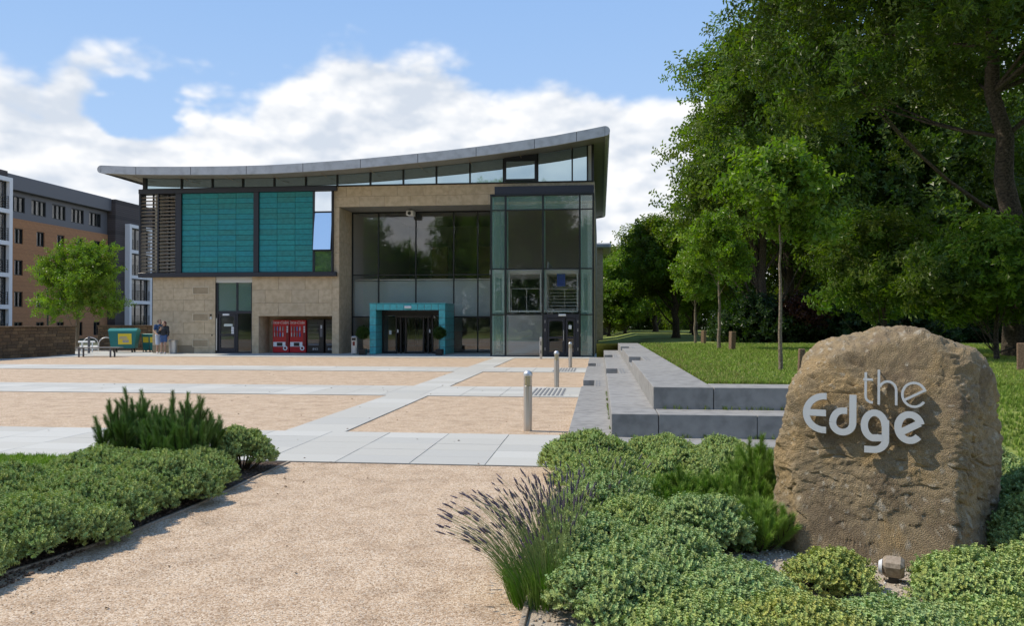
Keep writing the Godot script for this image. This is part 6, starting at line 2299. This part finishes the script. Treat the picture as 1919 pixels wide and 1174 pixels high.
	# dark evergreen understorey at the back of the lawn
	var hl := ["leftmost", "second", "third", "fourth", "fifth", "sixth", "seventh", "eighth", "ninth", "tenth"]
	for i in 10:
		bush("laurel_bush", "dark evergreen bush edging the wood behind the lawn, %s from the left" % hl[i], Vector3(6.9 + i * 2.25, 0.72, -36.2 - 0.9 * sin(i * 1.9) - i * 0.15), Vector3(1.7, 1.5 + 0.6 * absf(sin(i * 2.3)), 1.4), 30, 0.75, 34, 1.1, "broad", [Color(0.045, 0.082, 0.032), Color(0.055, 0.096, 0.034)], 60 + i, "evergreen bushes along the wood edge")
	bush("copper_bush", "small copper-red bush among the green trees", Vector3(8.6, 1.6, -35.0), Vector3(0.7, 0.9, 0.6), 12, 0.45, 26, 0.9, "broad", [Color(0.06, 0.022, 0.018)], 80)
	bush("hedge_bush", "dark bush in the yard behind the bench", Vector3(-31.0, -0.03, -41.6), Vector3(1.2, 0.75, 0.8), 22, 0.4, 34, 0.7, "broad", [Color(0.03, 0.06, 0.02)], 81)
	# trees across the road behind the viewer, which the glass mirrors
	var xs := [-47, -40, -33, -27, -20, -13.5, -7, 0, 8, 16]
	for i in xs.size():
		var hh: float = [17, 19, 16, 12, 18, 20, 19, 15, 18, 17][i]
		tree("roadside_tree", "tall roadside tree mirrored in the glass, %s from the left of its row" % hl[i], Vector3(xs[i], -0.03, 27.0 + 4.0 * sin(i * 2.1)), {"trunk": 0.3, "c": Vector3(0, hh * 0.56, 0), "r": Vector3(4.2, hh * 0.44, 3.8), "clumps": 90, "cr": 2.0, "per": 34, "size": 2.2, "sprig": "broad", "cols": fresh, "seed": 100 + i}, "roadside trees behind the viewer")


func make_far_wood() -> void:
	# the wood beyond the park reads as one mass
	rng.seed = 900
	var buf := PackedFloat32Array()
	for i in 15000:
		var x := rng.randf_range(-6.0, 75.0)
		var top := 8.0 + 2.5 * sin(x * 0.55) + 1.5 * sin(x * 1.3 + 1.0)
		var y := top * (1.0 - pow(rng.randf(), 1.4))
		var z := -98.0 - rng.randf() * 8.0 - 0.4 * y + 2.0 * sin(x * 0.9)
		var br := rng.randf_range(0.7, 1.25)
		put(buf, aim(rnd_dir() + Vector3(0, 0.4, 0.5), rng.randf() * TAU, rng.randf_range(2.0, 3.6)), Vector3(x, y + 0.1, z), Color(0.15 * br, 0.20 * br, 0.045 * br))
	var o := many(SPRIG.broad, buf, "distant_wood", M.leaf, self, true)
	o.set_meta("label", "distant green wood closing the view beyond the park")
	o.set_meta("category", "wood")


func make_rear_hedge() -> void:
	# the wooded roadside behind the viewer, which closes the view mirrored in the glass
	rng.seed = 910
	var buf := PackedFloat32Array()
	for i in 7000:
		var x := rng.randf_range(-75.0, 45.0)
		var top := 6.5 + 1.6 * sin(x * 0.5) + 0.9 * sin(x * 1.4 + 1.0)
		var br := rng.randf_range(0.7, 1.25)
		put(buf, aim(rnd_dir() + Vector3(0, 0.4, -0.5), rng.randf() * TAU, rng.randf_range(2.4, 3.8)), Vector3(x, top * (1.0 - pow(rng.randf(), 1.4)) + 0.1, 40.0 + rng.randf() * 5.0), Color(0.16 * br, 0.225 * br, 0.05 * br))
	var o := many(SPRIG.broad, buf, "roadside_wood", M.leaf, self, true)
	o.set_meta("label", "green roadside wood behind the viewer, mirrored low in the glass")
	o.set_meta("category", "wood")


func make_posts() -> void:
	var lab := ["short dark timber stake beside the nearest young tree", "short brown timber post beside the second young tree", "small timber post far along the lawn", "short timber post on the grass at the right edge"]
	var k := 0
	for p in [[Vector3(3.45, 0.76, -14.3), 0.46, 0.10], [Vector3(4.0, 0.76, -25.0), 0.62, 0.16], [Vector3(4.2, 0.76, -33.4), 0.55, 0.16], [Vector3(7.42, 0.76, -15.1), 0.55, 0.14]]:
		var t := thing("timber_post", lab[k], "post", p[0], 0.4 * k, "timber posts on the lawn")
		var b := MB.new()
		b.cbox(Vector3(0, p[1] * 0.5 - 0.03, 0), Vector3(p[2], p[1] + 0.06, p[2]), 0.012, Basis(Vector3.BACK, -0.04))
		part(b, "post", M.timber_post, t)
		k += 1


func make_beds() -> void:
	mound_noise.seed = 4
	mound_noise.frequency = 1.0
	var g := Color(0.385, 0.475, 0.17)
	var gy := Color(0.41, 0.46, 0.14)
	var gb := Color(0.36, 0.465, 0.19)
	var L := [
		["pale green mounded shrub at the outer corner of the granite steps", -0.10, -8.75, 0.92, 0.44, g],
		["mounded shrub against the lowest granite step, second from its corner", 0.66, -8.95, 0.80, 0.40, g],
		["mounded shrub against the lowest granite step, third from its corner", 1.38, -8.95, 0.72, 0.38, g],
		["mounded shrub by the step corner, just behind the tall lavender", 0.02, -7.75, 0.82, 0.38, g],
		["mounded shrub in the second row behind the dwarf pines", 0.80, -7.85, 0.85, 0.40, g],
		["mounded shrub directly behind the boulder's left edge", 1.50, -7.6, 0.70, 0.42, g],
		["mounded shrub left of the bright dwarf pine, behind the lavender", 0.12, -6.75, 0.85, 0.37, gb],
		["broad mounded shrub with dark bare stems showing underneath", 0.72, -5.95, 0.66, 0.40, gb],
		["small mounded shrub filling in behind the wide ones", 0.25, -6.05, 0.62, 0.32, g],
		["low mounded shrub touching the lavender's right side", -0.02, -5.35, 0.68, 0.36, gb],
		["low mounded shrub between the lavender and the pale pebbles", 0.42, -5.2, 0.66, 0.32, gb],
		["mounded shrub at the bottom edge, right of the lavender", 0.10, -4.62, 0.66, 0.34, gb],
		["wide low shrub in the foreground before the pebble patch", 0.74, -4.80, 0.72, 0.20, gb],
		["mounded shrub at the bottom of the picture, below the wide low one", 0.45, -4.26, 0.60, 0.22, g],
		["yellowish foreground shrub at the bottom, before the pebbles", 1.00, -4.30, 0.66, 0.19, gy],
		["small yellow-green shrub on pebbles before the boulder's left half", 1.46, -5.22, 0.40, 0.21, gy],
		["mounded shrub before the boulder's right half, beside the uplight", 2.26, -5.08, 0.62, 0.25, g],
		["foreground shrub at the bottom below the boulder", 1.55, -4.30, 0.66, 0.17, gb],
		["foreground shrub in the bottom right corner", 2.12, -4.38, 0.56, 0.19, g],
		["low shrub right of the boulder's foot at the right edge", 2.78, -5.25, 0.56, 0.28, g],
		["tall mounded shrub right of the boulder, at the picture's edge", 3.35, -6.6, 0.80, 0.58, gb],
		["mounded shrub behind the boulder's right edge", 3.30, -7.5, 0.95, 0.56, gb],
		["shrub in the gap between the boulder and the edge shrubs", 3.05, -6.0, 0.55, 0.42, g],
	]
	for i in L.size():
		var q: Array = L[i]
		mound(q[0], Vector3(q[1], 0.01, q[2]), q[3], q[4], 200 + i, q[5])
	var gp := "low shrubs hedging the left of the path"
	var gl := Color(0.375, 0.455, 0.155)
	var LL := [
		["hedge shrub at the bottom left corner, nearest the viewer", -4.45, -4.65, 1.1, 0.36, 1.0],
		["hedge shrub second from the viewer along the path", -4.24, -5.50, 1.1, 0.37, 1.0],
		["hedge shrub third from the viewer along the path, reaching over the soil", -4.18, -6.30, 1.0, 0.40, 1.0],
		["hedge shrub before the right-hand pine, fourth along the path", -4.12, -7.10, 0.95, 0.42, 0.95],
		["rear hedge shrub at the left edge of the picture", -5.45, -5.75, 1.1, 0.34, 1.0],
		["rear hedge shrub in the middle of the left bed", -5.35, -6.65, 1.1, 0.36, 1.0],
		["rear hedge shrub in front of the left-hand pine", -5.0, -7.55, 1.0, 0.38, 0.95],
		["rear hedge shrub bordering the grass at the far left", -6.25, -6.35, 1.0, 0.30, 1.0],
		["hedge shrub filling the foot of the right-hand pine by the path", -4.08, -7.80, 0.70, 0.34, 0.7],
		["rounded shrub at the far end of the left bed, right of the pines", -4.05, -8.75, 0.62, 0.46, 0.6],
	]
	for i in LL.size():
		var q: Array = LL[i]
		mound(q[0], Vector3(q[1], 0.004, q[2]), q[3], q[4], 300 + i, gl, q[5], gp)
	var pc := Color(0.15, 0.235, 0.055)
	pine("dwarf pine with upright candles, left of the two by the grass", Vector3(-5.35, 0.0, -8.75), 1.08, 0.46, 28, 351, pc, "upright dwarf pines in the left bed")
	pine("dwarf pine with upright candles, right of the two, nearer the path", Vector3(-4.45, 0.0, -8.15), 1.10, 0.46, 34, 352, pc, "upright dwarf pines in the left bed")
	var pb := Color(0.21, 0.325, 0.05)
	pine("bright green dwarf pine among the shrubs left of the boulder", Vector3(1.05, 0.0, -6.75), 0.50, 0.38, 26, 353, pb)
	pine("feathery dwarf pine pressed against the boulder's left side", Vector3(1.30, 0.0, -6.95), 0.82, 0.28, 20, 354, pb)
	pine("small bright pine in the middle of the shrubs before the steps", Vector3(0.62, 0.0, -6.85), 0.46, 0.26, 18, 355, pb)
	pine("low dark pine at the boulder's left foot beside the pebbles", Vector3(1.12, 0.0, -6.1), 0.42, 0.28, 18, 356, pb)
	lavender("large lavender clump leaning over the path at the bottom", Vector3(-0.36, 0.0, -4.95), 240, Vector3(-0.46, 0, 0.02), 361, 0.68)
	lavender("lavender clump farther up the path edge behind the large one", Vector3(-0.30, 0.0, -5.55), 150, Vector3(-0.42, 0, -0.05), 362, 0.66)
	lavender("sparse lavender stalks standing among shrubs by the step corner", Vector3(0.02, 0.0, -6.6), 46, Vector3(-0.1, 0, 0.05), 363, 0.60)
	# pale pebbles round the boulder
	rng.seed = 371
	var b := MB.new()
	var ring := []
	for i in 6:
		var a := TAU * i / 6.0
		ring.append(Vector3(cos(a) * 0.5, 0, sin(a) * 0.42))
	for i in 6:
		b.tri(ring[i], ring[(i + 1) % 6], Vector3(0, 0.34, 0), ring[i].normalized(), ring[(i + 1) % 6].normalized(), Vector3.UP)
		b.tri(ring[i], ring[(i + 1) % 6], Vector3(0, -0.34, 0), ring[i].normalized(), ring[(i + 1) % 6].normalized(), Vector3.DOWN)
	var buf := PackedFloat32Array()
	for i in 14000:
		var x := rng.randf_range(-0.38, 3.6)
		var z := rng.randf_range(-9.0, -4.0)
		var s := rng.randf_range(0.010, 0.030)
		var c := rng.randf_range(0.5, 1.0)
		var w := rng.randf()
		var col := Color(0.62, 0.55, 0.45) * c if w < 0.7 else (Color(0.75, 0.73, 0.70) if w < 0.85 else Color(0.30, 0.22, 0.15))
		put(buf, aim(rnd_dir() * 0.5 + Vector3.UP, rng.randf() * TAU, s), Vector3(x, 0.014 + s * 0.1, z), col)
	var o := many(b.done(), buf, "bed_pebbles", M.loose_stone, self, true)
	o.set_meta("label", "pale loose pebbles covering the bed round the boulder")
	o.set_meta("category", "pebbles")
	buf = PackedFloat32Array()
	for i in 2600:
		var z := rng.randf_range(-9.2, -4.0)
		var x := -3.78 - pow(rng.randf(), 1.5) * 0.9
		var s := rng.randf_range(0.012, 0.035)
		var c := rng.randf_range(0.5, 1.1)
		put(buf, aim(rnd_dir() * 0.4 + Vector3.UP, rng.randf() * TAU, s), Vector3(x, 0.008, z), Color(0.16 * c, 0.105 * c, 0.07 * c))
	# loose grit over the path edge
	for i in 1500:
		var z := rng.randf_range(-9.0, -3.8)
		var x := -3.62 + pow(rng.randf(), 3.0) * 2.6
		var s := rng.randf_range(0.004, 0.011)
		put(buf, aim(Vector3.UP, rng.randf() * TAU, s), Vector3(x, 0.002, z), Color(0.5, 0.38, 0.26) * rng.randf_range(0.5, 1.2))
	o = many(b.done(), buf, "bark_mulch", M.loose_stone, self, true)
	o.set_meta("label", "brown mulch and grit along the foot of the left hedge")
	o.set_meta("category", "mulch")
	# a few fallen leaves and weeds
	buf = PackedFloat32Array()
	var lm := MB.new()
	leaf(lm, Vector3(-0.02, 0.004, 0), Vector3(1, 0.08, 0).normalized(), Vector3.UP, 0.045, 0.026, 0.3)
	for i in 170:
		var z := -4.0 - rng.randf() * 26.0
		var x := -3.5 + pow(rng.randf(), 1.6) * 3.0 if z > -9.3 else -14.0 + rng.randf() * 13.4
		var g2 := rng.randf_range(0.5, 1.2)
		put(buf, Basis(Vector3.UP, rng.randf() * TAU) * Basis.from_scale(Vector3.ONE * rng.randf_range(0.5, 1.0)), Vector3(x, 0.018 if z < -9.2 else 0.003, z), Color(0.16 * g2, 0.095 * g2, 0.04 * g2))
	o = many(lm.done(), buf, "fallen_leaves", M.flower, self, true)
	o.set_meta("label", "scattered small brown fallen leaves on the gravel and paving")
	o.set_meta("category", "leaves")
	buf = PackedFloat32Array()
	for i in 90:
		var k := rng.randi() % 3
		var g3 := rng.randf_range(0.7, 1.3)
		var pos := Vector3(rng.randf_range(0.2, 3.0), 0.2, -10.44)
		if k == 1:
			pos = Vector3(rng.randf_range(0.8, 3.0), 0.5, -11.07)
		elif k == 2:
			pos = Vector3(0.135, 0.2, rng.randf_range(-17.0, -10.6))
		put(buf, aim(Vector3(rng.randf_range(-0.4, 0.1), 1, rng.randf_range(0.0, 0.5)), rng.randf() * TAU, rng.randf_range(0.5, 1.3)), pos, Color(0.24 * g3, 0.28 * g3, 0.08 * g3))
	o = many(SPRIG.tuft, buf, "step_weeds", M.grass_blade, self, true)
	o.set_meta("label", "small weeds growing in the joints of the granite steps")
	o.set_meta("category", "weeds")
	# uplight at the foot of the boulder
	var t := thing("ground_uplight", "small tan floodlight on the pebbles, tilted up at the boulder", "floodlight", Vector3(1.88, 0.0, -5.42), -0.4)
	b = MB.new()
	b.cbox(Vector3(0, 0.11, 0), Vector3(0.125, 0.125, 0.11), 0.02, Basis(Vector3.RIGHT, 0.5))
	part(b, "housing", M.edging_timber, t)
	b = MB.new()
	b.tube(PackedVector3Array([Vector3(-0.066, 0.10, 0), Vector3(-0.088, 0.10, 0)]), PackedFloat32Array([0.055, 0.04]), 14)
	part(b, "side_cap", M.white_paint, t)
	b = MB.new()
	b.span(Vector3(-0.03, -0.04, -0.03), Vector3(0.03, 0.06, 0.03))
	part(b, "stake", M.black_paint, t)


func _ready() -> void:
	var cam := Camera3D.new()
	cam.name = "camera"
	cam.fov = 2.0 * rad_to_deg(atan(587.0 / 1500.0))
	cam.far = 900.0
	cam.near = 0.1
	add_child(cam)
	cam.position = Vector3(0, 1.7, 0)
	cam.rotation = Vector3(atan(15.0 / 1500.0), atan(165.0 / 1500.0), 0)
	var env := Environment.new()
	env.background_mode = Environment.BG_SKY
	env.sky = Sky.new()
	env.sky.sky_material = make_sky()
	env.background_energy_multiplier = 1.0
	env.tonemap_mode = Environment.TONE_MAPPER_LINEAR
	env.tonemap_exposure = 1.36
	env.sdfgi_enabled = true
	env.ssao_enabled = true
	env.ssil_enabled = true
	var we := WorldEnvironment.new()
	we.environment = env
	we.name = "world"
	add_child(we)
	var sun := DirectionalLight3D.new()
	sun.name = "sun"
	var el := deg_to_rad(55.0)
	var az := deg_to_rad(5.0)
	sun.basis = Basis.looking_at(Vector3(cos(el) * cos(az), -sin(el), cos(el) * sin(az)), Vector3.UP)
	sun.light_energy = 1.0
	sun.light_color = Color(1.0, 0.955, 0.88)
	sun.light_angular_distance = 0.5
	sun.shadow_enabled = true
	add_child(sun)

	make_materials()
	mat("letter_steel", lin(0.74, 0.74, 0.73), 0.38, 0.55)
	mat("bench_wood", lin(0.20, 0.19, 0.175), 0.85)
	mat("bottle_0", lin(0.35, 0.33, 0.33), 0.3)
	mat("bottle_1", lin(0.18, 0.22, 0.22), 0.3)
	mat("bottle_2", lin(0.06, 0.22, 0.55), 0.3)
	mat("bottle_3", lin(0.55, 0.53, 0.52), 0.3)
	SPRIG["broad"] = sprig_mesh(11, 0.34, 0.15, 0.10, 901)
	SPRIG["oak"] = sprig_mesh(9, 0.30, 0.19, 0.075, 902, true)
	SPRIG["shrub"] = shrub_sprig_mesh(903)
	SPRIG["shoot"] = shoot_mesh(904, 0.15, 120, 0.062)
	SPRIG["tuft"] = tuft_mesh(905)
	mound_noise.seed = 4
	mound_noise.frequency = 1.0
	print("materials ", Time.get_ticks_msec())
	make_ground()
	make_edging()
	make_steps()
	print("ground ", Time.get_ticks_msec())
	make_building()
	make_flats()
	stone_wall("dark coursed stone wall at the left edge, running towards the viewer", Vector3(-26.45, 0, -30.4), PI / 2, 7.6, 1.47, 0.4, 601)
	stone_wall("low stone wall behind the waste bins", Vector3(-29.4, 0, -44.2), 0.0, 7.6, 1.45, 0.45, 602)
	print("buildings ", Time.get_ticks_msec())
	make_trees()
	make_far_wood()
	make_rear_hedge()
	print("trees ", Time.get_ticks_msec())
	make_boulder()
	make_lettering()
	make_bollards()
	make_vending()
	make_bins()
	make_bench()
	make_posts()
	make_people()
	print("objects ", Time.get_ticks_msec())
	make_beds()
	print("beds ", Time.get_ticks_msec())
